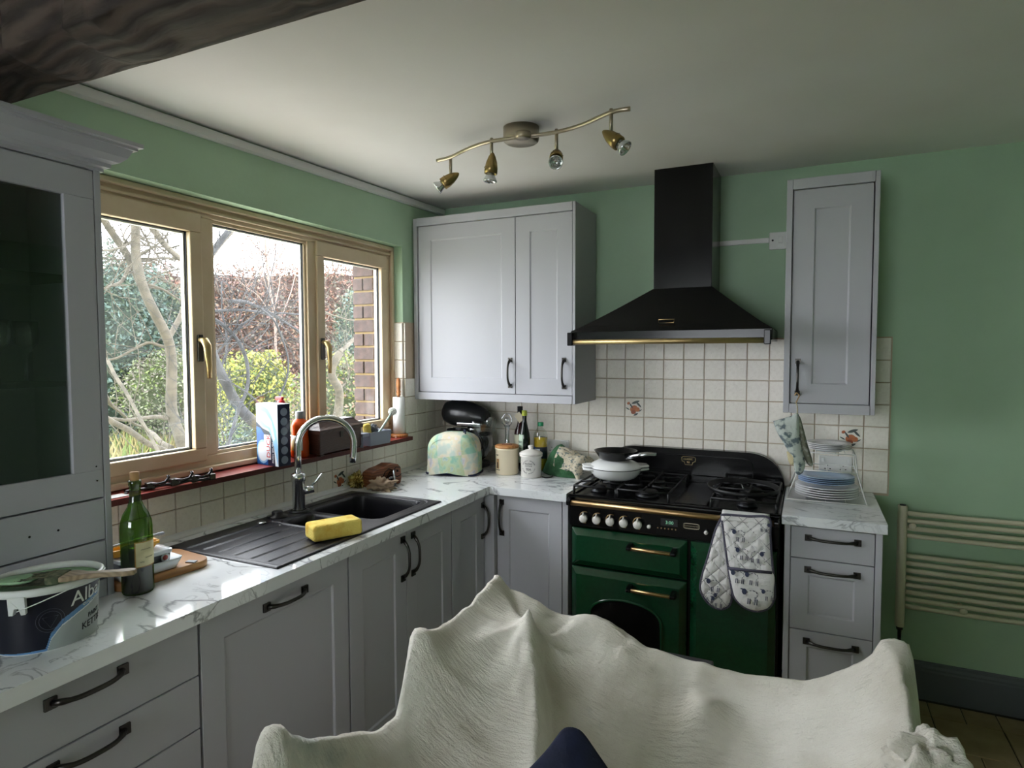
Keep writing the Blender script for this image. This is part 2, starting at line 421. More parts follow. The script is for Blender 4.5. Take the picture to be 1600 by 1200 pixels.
# ------------------------------------------------------------------ wall tiles, each a piece of its wall
tl = tile_mesh('tile_master', TP-.004, TP-.004, .007, 'tile_cream', .0022)
def wall_tile(parent, wall, u0, u1, v0, v1):
    u0 += .002; u1 -= .002; v0 += .002; v1 -= .002
    if u1-u0 < .006 or v1-v0 < .006: return None
    s = ((u1-u0)/(TP-.004), (v1-v0)/(TP-.004), 1)
    cu, cv = (u0+u1)/2, (v0+v1)/2
    e = random.uniform(-.0006,.0006)
    if wall == 'back': return inst('tile', tl, parent, (cu, -.004+e, cv), s, (PI/2,0,0))
    if wall == 'left': return inst('tile', tl, parent, (.004+e, cu, cv), s, (PI/2,0,PI/2))
    if wall == 'reveal': return inst('tile', tl, parent, (cu, OY1-.004+e, cv), s, (PI/2,0,0))
def fruit_motif(tile, wall, cu, cv, flip=1):
    b = B(); s = TP*.5
    def P(u, v, w=.012):
        u *= s*flip; v *= s
        return (cu+u, -w, cv+v) if wall == 'back' else (w, cu+u, cv+v)
    def blob(u, v, ru, rv, ang, mi, w=.0085, n=14, tip=0):
        b.mi = mi; vs = []
        for i in range(n):
            a = 2*PI*i/n; x = ru*math.cos(a); y = rv*math.sin(a)*(1-tip*abs(math.cos(a))**3)
            vs.append(P(u+x*math.cos(ang)-y*math.sin(ang), v+x*math.sin(ang)+y*math.cos(ang), w))
        b.add(vs, [tuple(range(n))])
    blob(-.05,-.15,.42,.36,.5,0,0.0127); blob(.3,-.2,.26,.24,0,0,0.0131); blob(-.62,.42,.17,.14,.4,0,0.0127); blob(-.1,-.48,.26,.22,.2,1,0.0133)
    blob(.12,.55,.46,.13,.35,2,0.0135,14,.6); blob(.45,.32,.40,.10,-.8,2,0.0137,14,.6); blob(-.35,.18,.34,.08,-1.0,2,0.0137,14,.6)
    blob(.15,-.72,.28,.10,.5,2,0.0137,14,.6); blob(-.7,-.15,.26,.06,-.5,2,0.0137,14,.6); blob(.62,-.3,.22,.05,.6,2,0.0137,14,.6)
    o = b.build('fruit_motif', ['motif_orange','motif_rust','motif_leaf'])
    bpy.context.view_layer.update(); o.parent = tile; o.matrix_parent_inverse = tile.matrix_world.inverted()
mat('motif_orange', '#b86b45', .4, var=(40,'#c98458',.4,.7)); mat('motif_rust', '#99543a', .4); mat('motif_leaf', '#4a5350', .4)
# back wall: full rows to z, columns from the tile grid
xs = [0]+[(i+3.085)*TP for i in range(-3, 21)]
fruit_cols = {(8,3), (18,2)}
B().box(0.001, xs[-1]+.004, -.0035, -.0001, ZW-.01, ZW+7*TP+.004).build('grout_bed', 'grout', wall_back)
for ci in range(len(xs)-1):
    for j in range(7):
        v0 = ZW+j*TP
        if xs[ci+1] < .99 and v0 > 1.45: continue        # behind the wall cupboard
        t = wall_tile(wall_back, 'back', xs[ci], xs[ci+1], v0, v0+TP)
        if (ci-4, j) in fruit_cols and t: fruit_motif(t, 'back', (xs[ci]+xs[ci+1])/2, v0+TP/2)
# left wall
TK = TP*.9855
ysl = [0]+[-(k+.255)*TK for k in range(0, 24)]
B().box(.0001, .0035, -2.36, -.0035, ZW-.01, OZ0).box(.0001, .0035, OY1, -.0035, OZ0, ZW+8*TP+.004).build('grout_bed', 'grout', wall_left)
for k in range(len(ysl)-1):
    y1, y0 = ysl[k], ysl[k+1]
    for j in range(8):
        v0 = ZW+j*TP; v1 = v0+TP
        a0 = y0
        if j >= 2:
            if y1 < OY1+.01: continue
            a0 = max(y0, OY1)
        elif j == 1 and y1 < OY1: v1 = min(v1, OZ0)
        if y1 > -.35 and v0 > 1.45: continue
        if y0 < -2.42: continue
        t = wall_tile(wall_left, 'left', a0, y1, v0, v1)
        if k == 10 and j == 0 and t: fruit_motif(t, 'left', (a0+y1)/2, v0+TP/2)
# window reveal
B().box(-.085, .0, OY1-.0035, OY1-.0001, OZ0, ZW+8*TP+.004).build('grout_bed', 'grout', wall_left)
for j in range(2, 8): wall_tile(wall_left, 'reveal', -.085, .003, max(ZW+j*TP, 1.158), ZW+(j+1)*TP)
bpy.data.objects.remove(tl)
# white sealing strip where worktop meets the window wall tiles
tag(B().prism([(.008,ZW-.002),(.030,ZW-.002),(.030,ZW+.004),(.022,ZW+.014),(.012,ZW+.019),(.008,ZW+.019)], -2.34, -.008, 'y').build('trim_3', 'white_gloss'),
    'white quadrant strip between worktop and window wall tiles', kind='structure')

# ------------------------------------------------------------------ the window
win = struct('window_1', 'three-light cream timber window over the sink', (-.11, -1.38, OZ0))
XF0, XF1 = -.127, -.075
def rect_frame(b, y0, y1, z0, z1, w, x0, x1, wt=None):
    wt = wt or w
    b.box(x0,x1,y0,y1,z1-wt,z1); b.box(x0,x1,y0,y1,z0,z0+w); b.box(x0,x1,y0,y0+w,z0+w,z1-wt); b.box(x0,x1,y1-w,y1,z0+w,z1-wt)
b = B(); rect_frame(b, OY0, OY1, 1.155, OZ1, .068, XF0, XF1)
b.box(XF0, XF1, -1.715, -1.650, 1.223, 2.167); b.box(XF0, XF1, -1.122, -1.062, 1.223, 2.167)
b.build('frame', 'window_wood', win, bevel=.004)
b = B(); rect_frame(b, OY0+.004, OY1-.002, 1.160, OZ1-.002, .022, XF1, XF1+.022)
b.box(XF1, XF1+.012, OY0+.004, OY1-.004, 2.184, 2.197)
b.build('frame_moulding', 'window_wood', win, bevel=.005)
def sash(y0, y1, z0, z1, w, x0, x1, hy=None, flip=1):
    wt = .072
    b = B(); rect_frame(b, y0, y1, z0, z1, w, x0, x1, wt); s = b.build('sash', 'window_wood', win, bevel=.005)
    g0, g1, h0, h1 = y0+w, y1-w, z0+w, z1-wt
    b = B(); rect_frame(b, g0-.001, g1+.001, h0-.001, h1+.001, .010, x0+.004, x1-.030); b.build('glazing_bead', 'white_gloss', s)
    b = B(); rect_frame(b, g0-.001, g1+.001, h0-.001, h1+.001, .004, x1-.030, x1-.022); b.build('gasket', 'black_plastic', s)
    B().box(x0+.014, x0+.018, g0-.004, g1+.004, h0-.004, h1+.004).build('pane', 'window_glass', s)
    if hy is not None:
        hx = x1
        hb = B().box(hx, hx+.010, hy-.012, hy+.012, 1.60, 1.705); pl = hb.build('handle_plate', 'pewter', s, bevel=.003)
        b = B().tube([(hx+.008,hy,1.685),(hx+.03,hy,1.682),(hx+.045,hy,1.660),(hx+.043,hy+.004*flip,1.62),(hx+.035,hy+.014*flip,1.58),(hx+.03,hy+.018*flip,1.535)],
                     [.011,.013,.013,.011,.009,.008], 8, flat=1.3)
        b.build('handle', 'brass_soft', s)
    return s
sash(-2.25, -1.708, 1.205, 2.174, .052, -.114, -.062, hy=-1.732)
sash(-1.072, -.512, 1.205, 2.176, .052, -.114, -.062, hy=-1.046)
# fixed middle light
b = B(); rect_frame(b, -1.652, -1.120, 1.221, 2.169, .016, -.114, -.085); s = b.build('sash', 'window_wood', win, bevel=.004)
b = B(); rect_frame(b, -1.637, -1.135, 1.236, 2.154, .009, -.112, -.098); b.build('glazing_bead', 'white_gloss', s)
b = B(); rect_frame(b, -1.637, -1.135, 1.236, 2.154, .004, -.098, -.091); b.build('gasket', 'black_plastic', s)
B().box(-.106,-.102,-1.640,-1.132,1.233,2.157).build('pane', 'window_glass', s)
# red tile sill with a rough dark front edge
sl = B(); n = 60
def sill_edge(y): return .056+.004*mnoise.noise(Vector((y*14,1,0)))+.0025*mnoise.noise(Vector((y*60,2,0)))
pts = [( -.165, OY0+.001)]+[(sill_edge(OY0+(OY1-OY0+.005)*i/n), OY0+.001+(OY1-OY0+.004)*i/n) for i in range(n+1)]+[(0.0,OY1+.004)]+[(0.0,OY1-.001),(-.165,OY1-.001)]
sl.prism(pts, 1.134, 1.155, 'z'); sl.m = [0 if i == 1 else 1 for i in range(len(sl.m))]
sl.build('window_sill', ['red_tile','red_edge'], win)
# window added behind the viewer to let in fill daylight
w2 = struct('fill_window', 'added white framed window behind the viewer for fill light', (1.10, YR-.1, 1.0))
b = B()
for (x0,x1,z0,z1) in ((WX0,WX1,1.0,1.06),(WX0,WX1,2.09,2.15),(WX0,WX0+.06,1.06,2.09),(WX1-.06,WX1,1.06,2.09),(1.07,1.13,1.06,2.09)): b.box(x0,x1,YR-.13,YR-.05,z0,z1)
b.build('frame', 'white_gloss', w2)
for a in ((WX0+.06,1.07),(1.13,WX1-.06)): B().box(a[0],a[1],YR-.092,YR-.088,1.06,2.09).build('pane', 'window_glass', w2)
# brick reveal outside the window
br = struct('wall_outside', 'brown brick outer edge of the window opening', (-.30, OY1, 1.1))
mat('brick_brown', '#54433e', .8, var=(30,'#413532',.35,.7), bump=(60,.3)); mat('mortar', '#8a754f', .95, bump=(50,.3))
B().box(-.27, -.134, -.545, OY1+.2, .8, 2.5).build('mortar_bed', 'mortar', br)
for k in range(20):
    z = .81+k*.0785
    for (x0, x1) in (((-.272,-.131),) if k % 2 == 0 else ((-.272,-.205),(-.198,-.131))):
        B().box(x0, x1, -.556+random.uniform(-.002,.002), -.44, z, z+.067).build('brick', 'brick_brown', br, bevel=.003, bseg=1)
# ------------------------------------------------------------------ fitted furniture
def bow_handle(T, parent, u, v, ln, vertical, material='pewter', plate=.026, name='handle', dd=.030):
    """square end plates with a bowed bar; T maps (u,v,w); (u,v) is the centre"""
    b = B(); b.T = T; h = ln/2
    def Q(a, c, w): return (u+c, v+a, w) if vertical else (u+a, v+c, w)
    for s in (-1, 1):
        c = s*(h-plate/2); p = Q(c, 0, 0); e = plate/2
        b.box(p[0]-e, p[0]+e, p[1]-e, p[1]+e, 0, .006)
    path = []
    for i in range(13):
        t = -1+2*i/12; a = t*(h-plate*.6); w = .005+dd*(1-abs(t)**3.2)
        path.append(Q(a, 0, w))
    b.tube(path, [.0075 if abs(i-6) > 4 else .0058 for i in range(13)], 8)
    return b.build(name, material, parent, bevel=0)
def shaker(T, parent, u0, u1, v0, v1, name='door', fr=.075, th=.020, rec=.006, material='grey_cabinet', glass=None, flat=False):
    b = B(); b.T = T
    if flat: b.box(u0, u1, v0, v1, -th, 0); return b.build(name, material, parent, bevel=.0018)
    if glass:
        b.box(u0,u1,v0,v0+fr,-th,0); b.box(u0,u1,v1-fr,v1,-th,0); b.box(u0,u0+fr,v0+fr,v1-fr,-th,0); b.box(u1-fr,u1,v0+fr,v1-fr,-th,0)
        o = b.build(name, material, parent, bevel=.0015)
        g = B(); g.T = T; g.box(u0+fr-.006,u1-fr+.006,v0+fr-.006,v1-fr+.006,-.014,-.010); g.build('pane', glass, o)
        return o
    i0, i1, j0, j1 = u0+fr, u1-fr, v0+fr, v1-fr; c = rec
    vs = [(u0,v0,0),(u1,v0,0),(u1,v1,0),(u0,v1,0), (i0,j0,0),(i1,j0,0),(i1,j1,0),(i0,j1,0),
          (i0+c,j0+c,-rec),(i1-c,j0+c,-rec),(i1-c,j1-c,-rec),(i0+c,j1-c,-rec), (u0,v0,-th),(u1,v0,-th),(u1,v1,-th),(u0,v1,-th)]
    fs = [(0,1,5,4),(1,2,6,5),(2,3,7,6),(3,0,4,7),(4,5,9,8),(5,6,10,9),(6,7,11,10),(7,4,8,11),(8,9,10,11),(12,15,14,13),(0,12,13,1),(1,13,14,2),(2,14,15,3),(3,15,12,0)]
    b.add(vs, fs, False)
    return b.build(name, material, parent, bevel=.0015)
XD = .620        # door faces of the window run
YD = -.612       # door faces of the cooker wall run
g = .002
def unitX(label, y0, y1, cat='cabinet', name='base_cabinet', top=.913):
    r = thing(name, label, cat, (.3, (y0+y1)/2, 0))
    B().box(.02, XD-.021, y0+.001, y1-.001, .12, top).build('carcass', 'grey_cabinet_side', r)
    B().box(XD-.07, XD-.055, y0+.001, y1-.001, .0, .12).build('plinth', 'grey_cabinet_side', r)
    return r
TX = faceX((XD,0,0)); TY = faceY((0,YD,0))
# drawer unit, nearest
r = unitX('grey base unit with wide drawers beneath the paint tub', -3.0, -2.298, name='drawer_unit')
for v0, v1 in ((.765,.908),(.618,.761),(.372,.614),(.126,.368)):
    d = shaker(TX, r, -3.0+g, -2.298-g, v0, v1, 'drawer_front', flat=True)
    bow_handle(TX, d, -2.585, v1-.033, .185, False)
r = unitX('grey integrated appliance front with one horizontal handle below the drainer', -2.294, -1.690, name='appliance_front', cat='appliance front')
d = shaker(TX, r, -2.294+g, -1.690-g, .126, .908); bow_handle(TX, d, -1.985, .862, .185, False)
r = unitX('grey double-door base cabinet below the sink bowl', -1.686, -.972, top=.74)
d = shaker(TX, r, -1.686+g, -1.330-g, .126, .908); bow_handle(TX, d, -1.358, .797, .185, True)
d = shaker(TX, r, -1.330+g, -.972-g, .126, .908); bow_handle(TX, d, -1.285, .797, .185, True)
r = unitX('narrow grey base cabinet on the window run beside the inner corner', -.968, -.64)
d = shaker(TX, r, -.968+g, -.650-g, .126, .908); bow_handle(TX, d, -.668, .785, .185, True)
# corner unit on the cooker wall
r = thing('base_cabinet', 'grey base cabinet between the inner corner and the range cooker', 'cabinet', (.85,-.3,0))
B().box(.645, 1.052, YD+.021, -.02, .12, .913).build('carcass', 'grey_cabinet_side', r)
B().box(XD-.0205, .672, YD-.028, YD+.02, .0, .913).build('corner_post', 'grey_cabinet', r, bevel=.002)
d = shaker(TY, r, .676, 1.026, .126, .908, fr=.066); bow_handle(TY, d, .703, .797, .185, True)
B().box(1.030, 1.058, YD, -.02, .0, .913).build('end_panel', 'grey_cabinet', r, bevel=.0015)
# drawer stack right of the cooker
YD2 = -.605; TY2 = faceY((0,YD2,0))
r = thing('drawer_unit', 'narrow grey three-drawer unit right of the range cooker', 'cabinet', (2.19,-.3,0))
B().box(2.040, 2.346, YD2+.021, -.02, .10, .913).build('carcass', 'grey_cabinet_side', r)
B().box(2.018, 2.040, YD2-.004, -.02, 0, .913).build('end_panel', 'grey_cabinet', r, bevel=.0015)
B().box(2.349, 2.373, YD2-.004, -.02, 0, .913).build('end_panel', 'grey_cabinet', r, bevel=.0015)
for v0, v1, fl_ in ((.779,.908,True),(.477,.775,False),(.13,.473,False)):
    d = shaker(TY2, r, 2.043, 2.346, v0, v1, 'drawer_front', fr=.066, flat=fl_)
    bow_handle(TY2, d, 2.197, v1-.042, .205, False)
B().box(2.040, 2.346, YD2+.05, YD2+.065, 0, .12).build('plinth', 'grey_cabinet_side', r)

# worktops: one L-shaped with a cut-out for the sink
SX0, SX1, SY0, SY1 = .098, .590, -1.985, -1.035
XE, YE = .645, -.637
w = thing('worktop', 'white marble-effect L-shaped worktop with the black sink', 'worktop', (.3,-1.3,.915))
b = B()
outer = [(.005,-3.02),(XE,-3.02),(XE,YE),(1.058,YE),(1.058,-.005),(.005,-.005)]
inner = [(SX0,SY0),(SX1,SY0),(SX1,SY1),(SX0,SY1)]
def face_with_hole(b, z, flip):
    # quads around the hole
    X0,X1 = .005, XE
    cells = [[(X0,-3.02),(X1,-3.02),(X1,SY0),(X0,SY0)], [(X0,SY0),(SX0,SY0),(SX0,SY1),(X0,SY1)], [(SX1,SY0),(X1,SY0),(X1,SY1),(SX1,SY1)],
             [(X0,SY1),(X1,SY1),(X1,YE),(X0,YE)], [(X0,YE),(X1,YE),(X1,-.005),(X0,-.005)], [(X1,YE),(1.058,YE),(1.058,-.005),(X1,-.005)]]
    for c in cells: b.add([(x,y,z) for x,y in c], [(0,1,2,3) if not flip else (3,2,1,0)])
face_with_hole(b, ZW, False); face_with_hole(b, ZW-.040, True)
for loop in (outer, inner):
    n = len(loop)
    for i in range(n):
        p, q = loop[i], loop[(i+1) % n]; b.add([(p[0],p[1],ZW-.04),(q[0],q[1],ZW-.04),(q[0],q[1],ZW),(p[0],p[1],ZW)], [(0,1,2,3)])
wt = b.build('slab', 'marble', w)
bm = bmesh.new(); bm.from_mesh(wt.data); bmesh.ops.remove_doubles(bm, verts=bm.verts, dist=1e-5); bmesh.ops.recalc_face_normals(bm, faces=bm.faces); bm.to_mesh(wt.data); bm.free()
B().box(XE, XE+.0012, -3.02, YE, ZW-.039, ZW-.0015).box(XE+.0012, 1.058, YE-.0012, YE, ZW-.039, ZW-.0015).build('edging', 'marble', w)
w = thing('worktop', 'short white marble-effect worktop under the plate rack', 'worktop', (2.2,-.3,.915))
B().box(2.006, 2.388, -.625, -.005, ZW-.04, ZW).build('slab', 'marble', w, bevel=.002)

# wall cupboards
def wall_unit(label, x0, x1, z0, z1, doors, pan=.045):
    r = thing('wall_cabinet', label, 'cabinet', ((x0+x1)/2, -.18, z0)); T = faceY((0,-.352,0))
    dp = -.345
    B().box(x0+.02, x1-.02, dp+.02, -.012, z0+.02, z1-.02).build('carcass', 'grey_cabinet_side', r)
    B().box(x0, x0+doors[0][0]-x0-.003, -.36, -.012, z0, z1).build('side_panel', 'grey_cabinet', r, bevel=.0015)
    B().box(doors[-1][1]+.003, x1, -.36, -.012, z0, z1).build('side_panel', 'grey_cabinet', r, bevel=.0015)
    B().box(doors[0][0]-.002, doors[-1][1]+.002, -.362, -.012, z0, z0+pan-.003).build('bottom_pelmet', 'grey_cabinet', r, bevel=.0015)
    B().box(doors[0][0]-.002, doors[-1][1]+.002, -.362, -.012, z1-.045, z1).build('top_pelmet', 'grey_cabinet', r, bevel=.0015)
    for (a, c, hu, fr) in doors:
        d = shaker(T, r, a+g, c-g, z0+pan, z1-.048, fr=fr)
        bow_handle(T, d, hu, z0+pan+.115, .165, True, plate=.022)
    return r
wall_unit('grey two-door wall cupboard beside the window', .012, 1.004, 1.362, 2.405, [(.040,.660,.628,.080),(.660,.986,.940,.082)])
wall_unit('tall narrow grey wall cupboard right of the cooker hood', 1.995, 2.355, 1.358, 2.392, [(2.022,2.334,2.052,.084)])

# glazed dresser standing on the worktop
DX = .332
r = thing('dresser', 'grey glazed dresser with cornice and small drawers standing on the worktop', 'dresser', (.17,-2.68,ZW))
DY0, DY1 = -3.02, -2.338
TD = faceX((DX,0,0))
B().box(.006, DX, DY1-.018, DY1, ZW, 2.15).build('side_panel', 'grey_cabinet', r, bevel=.0015)
B().box(.006, DX, DY0, DY0+.018, ZW, 2.15).build('side_panel', 'grey_cabinet', r, bevel=.0015)
B().box(.006, .014, DY0+.018, DY1-.018, ZW, 2.15).build('back_panel', 'grey_cabinet', r)
B().box(.014, DX-.022, DY0+.018, DY1-.018, 2.115, 2.15).build('top_panel', 'grey_cabinet', r)
B().box(.014, DX-.022, DY0+.018, DY1-.018, 1.225, 1.245).build('bottom_panel', 'grey_cabinet', r)
for z in (1.545, 1.833): B().box(.016, DX-.035, DY0+.02, DY1-.02, z, z+.008).build('shelf', 'cabinet_glass', r)
d = shaker(TD, r, DY0+.004, DY1-.020, 1.236, 2.125, fr=.076, glass='cabinet_glass')
for v, u in ((1.283,-2.375),(1.323,-2.376)):
    B().lathe([(0,DX-.0005),(.0022,DX-.0005),(.0022,DX+.0006),(0,DX+.0006)], (0,u,v), 8, 'x').build('screw_hole', 'dark_gap', d)
for v0, v1 in ((1.118,1.231),(1.010,1.113),(.957,1.005)):
    d = shaker(TD, r, DY0+.004, DY1-.020, v0, v1, 'drawer_front', flat=True)
    if v0 > 1.1:
        for u in (-2.545,-2.478):
            B().lathe([(0,DX-.0005),(.003,DX-.0005),(.003,DX+.0006),(0,DX+.0006)], (0,u,1.172), 8, 'x').build('screw_hole', 'dark_gap', d)
# cornice profile swept along the front with a mitred return
prof = [(0,2.128),(.006,2.128),(.006,2.136),(.018,2.140),(.020,2.150),(.034,2.156),(.048,2.170),(.055,2.186),(.058,2.192),(.066,2.192),(.066,2.199),(.076,2.201),(.076,2.212),(0,2.212)]
b = B(); n = len(prof)
vs = [(DX+o, DY0, z) for o,z in prof]+[(DX+o, DY1+o, z) for o,z in prof]+[(.006, DY1+o, z) for o,z in prof]
fs = []
for k in range(2):
    for i in range(n): fs.append((k*n+i, k*n+(i+1) % n, (k+1)*n+(i+1) % n, (k+1)*n+i))
fs += [tuple(range(n))[::-1], tuple(range(2*n,3*n))]
b.add(vs, fs, False); b.build('cornice', 'grey_cabinet', r)
# ------------------------------------------------------------------ range cooker
CX0, CX1 = 1.066, 2.002
r = thing('range_cooker', 'black and dark green range cooker with brass rail between the base units', 'cooker', (1.534,-.33,0))
B().box(CX0+.002, CX1-.002, -.590, -.012, .05, .925).build('body', 'black_enamel', r, bevel=.004)
B().box(CX0+.02, CX1-.02, -.575, -.03, 0, .05).build('plinth', 'black_iron', r)
b = B().box(CX0, CX1, -.628, -.012, .925, .948); hob = b.build('hob', 'black_enamel', r, bevel=.006, bseg=3)
b = B()
for (y0,y1,x0,x1) in ((-.628,-.612,CX0,CX1),(-.10,-.07,CX0,CX1),(-.612,-.10,CX0,CX0+.022),(-.612,-.10,CX1-.022,CX1)): b.box(x0,x1,y0,y1,.947,.956)
b.build('hob_rim', 'black_enamel', r, bevel=.003)
# burners and cast iron pan supports
mat('dark_steel', '#3a3b3e', .35, .9)
burners = [(1.175,-.24,.040),(1.175,-.49,.034),(1.415,-.24,.034),(1.415,-.49,.050),(1.86,-.25,.050),(1.86,-.50,.038)]
for x, y, rr in burners:
    bb = B().lathe([(0,.948),(rr*1.15,.948),(rr*1.15,.958),(rr*.9,.962),(rr*.9,.966),(0,.966)], (x,y,0), 20).build('burner', 'dark_steel', r)
    B().lathe([(rr*.95,.966),(rr*.98,.970),(rr*.9,.977),(0,.979)], (x,y,0), 20).build('burner_cap', 'black_iron', bb)
def grate(x0, x1, y0, y1, bs):
    b = B(); z = .992; t = .0055
    b.tube([(x0,y0,z),(x1,y0,z),(x1,y1,z),(x0,y1,z)], t, 6, closed=True)
    ym = (y0+y1)/2; b.tube([(x0,ym,z),(x1,ym,z)], t, 6)
    for x in (x0,x1):
        for y in (y0,y1): b.tube([(x,y,z),(x,y,.949)], t*1.2, 6)
    for (bx,by,rr) in bs:
        for k in range(4):
            a = PI/4+k*PI/2
            ex = x0 if math.cos(a) < 0 else x1
            ang = [0,PI/2,PI,3*PI/2][k]; dx, dy = math.cos(ang), math.sin(ang)
            lim = (x1-bx) if dx > .5 else (bx-x0) if dx < -.5 else ((y1 if by > ym else ym)-by) if dy > .5 else (by-(ym if by > ym else y0))
            b.tube([(bx+dx*.022,by+dy*.022,z+.004),(bx+dx*.05,by+dy*.05,z+.004),(bx+dx*lim,by+dy*lim,z)], t, 6)
    return b.build('pan_support', 'black_iron', r)
grate(1.085,1.292,-.600,-.125,burners[0:2]); grate(1.300,1.535,-.600,-.125,burners[2:4]); grate(1.720,1.985,-.600,-.125,burners[4:6])
B().box(1.560,1.700,-.600,-.120,.948,.958).build('hob_plate', 'black_enamel', r, bevel=.003)
# splashback with rounded shoulders
def guard_profile(x0, x1, zt, zb, n=14, rx=.17, rz=.17):
    p = [(x0,zb)]
    for i in range(n+1):
        a = PI-PI/2*i/n; p.append((x0+rx+rx*math.copysign(abs(math.cos(a))**.85, math.cos(a)), zt-rz+rz*math.sin(a)**.85))
    for i in range(n+1):
        a = PI/2-PI/2*i/n; p.append((x1-rx+rx*abs(math.cos(a))**.85, zt-rz+rz*abs(math.sin(a))**.85))
    p.append((x1,zb)); return p
def crown(p, x0, x1, h): return [(x, z+h*(1-((x-(x0+x1)/2)/((x1-x0)/2))**2)*(1 if z > 1.05 else 0)) for x,z in p]
p = crown(guard_profile(CX0+.005, CX1-.002, 1.108, .945), CX0, CX1, .022)
sb = B().prism(p, -.070, -.020, 'y').build('splashback', 'black_enamel', r, bevel=.006, bseg=3)
pts = [(x,z) for x,z in crown(guard_profile(CX0+.15, CX1-.15, 1.075, .985, rx=.05, rz=.04), CX0, CX1, .020)]
B().tube([(x,-.0705,z) for x,z in pts], .004, 6, closed=True).build('panel_bead', 'black_enamel', sb)
bd = B()
sh = [(-.036,.012),(-.028,.018),(.028,.018),(.036,.012),(.034,-.006),(.022,-.010),(.018,-.024),(-.018,-.024),(-.022,-.010),(-.034,-.006)]
bd.tube([(1.534+x,-.0725,1.063+z) for x,z in sh], .0011, 5, closed=True)
add_text(bd, 'CLASSIC', .013, lambda x,y,z: (1.534-.0275+x,-.0722-z,1.063+.001+y))
add_text(bd, '90', .016, lambda x,y,z: (1.534-.010+x,-.0722-z,1.063-.017+y))
bd.build('crest_badge', 'brass_soft', sb)
# fascia with knobs
YF = -.618
fa = B().box(CX0+.004, CX1-.004, YF, -.585, .800, .924).build('control_panel', 'black_enamel', r, bevel=.006, bseg=3)
TF = faceY((0,YF,0))
for x in (1.148,1.212,1.277,1.341,1.406):
    k = B(); k.T = TF; k.lathe([(.0,.0),(.012,.0),(.010,.010),(.013,.014),(.019,.022),(.020,.034),(.015,.040),(0,.041)], (x,.848,0), 18)
    k.tube([(x,.848,.036),(x,.868,.036),(x,.878,.030)], .004, 6)
    kn = k.build('knob', 'white_ceramic', r)
    k = B(); k.T = TF
    k.tube([(x+.027*math.cos(a),.848+.027*math.sin(a),.002) for a in [math.radians(d) for d in range(70,290,15)]], .0035, 6, flat=.7)
    k.build('knob_bezel', 'brass', kn)
for x, z in ((1.455,.842),(1.705,.845)):
    k = B(); k.T = TF; k.lathe([(0,0),(.006,0),(.005,.008),(.009,.012),(.009,.020),(0,.022)], (x,z,0), 12); k.build('button', 'white_ceramic', r)
for i in range(6):
    k = B(); k.T = TF; k.lathe([(0,0),(.003,0),(.003,.003),(0,.004)], (1.492+i*.016,.838,0), 8); k.build('clock_button', 'brass', fa)
ck = B(); ck.T = TF; ck.box(1.505,1.580,.851,.884,-.001,.002); disp = ck.build('clock_display', 'black_plastic', fa)
mat('led_green', '#8fd8b0', .5, emit=('#9fe6c0',.12))
k = B(); add_text(k, '3:00', .021, lambda x,y,z: (1.526+x,YF-.0023-z,.860+y)); k.build('clock_digits', 'led_green', disp)
bg = B(); bx, bz = 1.640,.862
ov = [(bx+.034*math.copysign(abs(math.cos(a))**.35,math.cos(a)), bz+.012*math.copysign(abs(math.sin(a))**.5,math.sin(a))) for a in [2*PI*i/28 for i in range(28)]]
bg.tube([(x,YF-.0015,z) for x,z in ov], .0015, 5, closed=True); bg.tube([(bx+(x-bx)*.9,YF-.0012,bz+(z-bz)*.75) for x,z in ov], .0007, 4, closed=True)
add_text(bg, 'RANGEMASTER', .0088, lambda x,y,z: (bx-.0300+x,YF-.001-z,bz-.003+y))
bg.build('maker_badge', 'nickel', fa)
# brass towel rail
rl = B().cyl((CX0+.022,-.655,.921), (CX1-.022,-.655,.921), .0125, 14).build('towel_rail', 'brass', r)
for x in (CX0+.004, CX1-.024):
    B().prism([(-.59,.900),(-.640,.902),(-.672,.910),(-.674,.930),(-.655,.940),(-.59,.945)], x, x+.020, 'x').build('rail_bracket', 'black_enamel', r, bevel=.003)
# doors with chamfered fronts
def chamfer_door(x0, x1, z0, z1, name):
    c, y0, y1 = .030, -.592, -.632
    vs = [(x0,y0,z0),(x1,y0,z0),(x1,y0,z1),(x0,y0,z1),(x0,y1+.022,z0),(x1,y1+.022,z0),(x1,y1+.022,z1),(x0,y1+.022,z1),(x0+c,y1,z0+c),(x1-c,y1,z0+c),(x1-c,y1,z1-c),(x0+c,y1,z1-c)]
    fs = [(0,1,2,3),(0,4,5,1),(1,5,6,2),(2,6,7,3),(3,7,4,0),(4,8,9,5),(5,9,10,6),(6,10,11,7),(7,11,8,4),(8,11,10,9)]
    return B().add(vs, fs, False).build(name, 'green_enamel', r, bevel=.003)
def door_handle(x0, x1, z, par):
    B().cyl((x0+.006,-.675,z), (x1-.006,-.675,z), .0085, 12).build('handle_bar', 'brass', par)
    for x in (x0, x1-.022):
        B().prism([(-.630,z-.016),(-.630,z+.016),(-.668,z+.014),(-.688,z+.006),(-.688,z-.006),(-.668,z-.014)], x, x+.022, 'x').build('handle_bracket', 'black_enamel', par, bevel=.003)
d = chamfer_door(CX0+.012, 1.622, .612, .792, 'grill_door'); door_handle(1.362,1.582,.742,d)
d = chamfer_door(CX0+.012, 1.622, .110, .604, 'oven_door'); door_handle(1.362,1.582,.550,d)
aw = [(1.175,.20)]+[(1.345-.17*math.cos(PI*i/16), .385+.095*math.sin(PI*i/16)**.8) for i in range(17)]+[(1.515,.20)]
B().prism(aw, -.6335, -.625, 'y').build('oven_window', 'black_enamel', d)
B().tube([(x,-.634,z) for x,z in aw], .007, 8, closed=True).build('window_surround', 'green_enamel', d)
chamfer_door(1.636, CX1-.012, .110, .792, 'tall_oven_door')
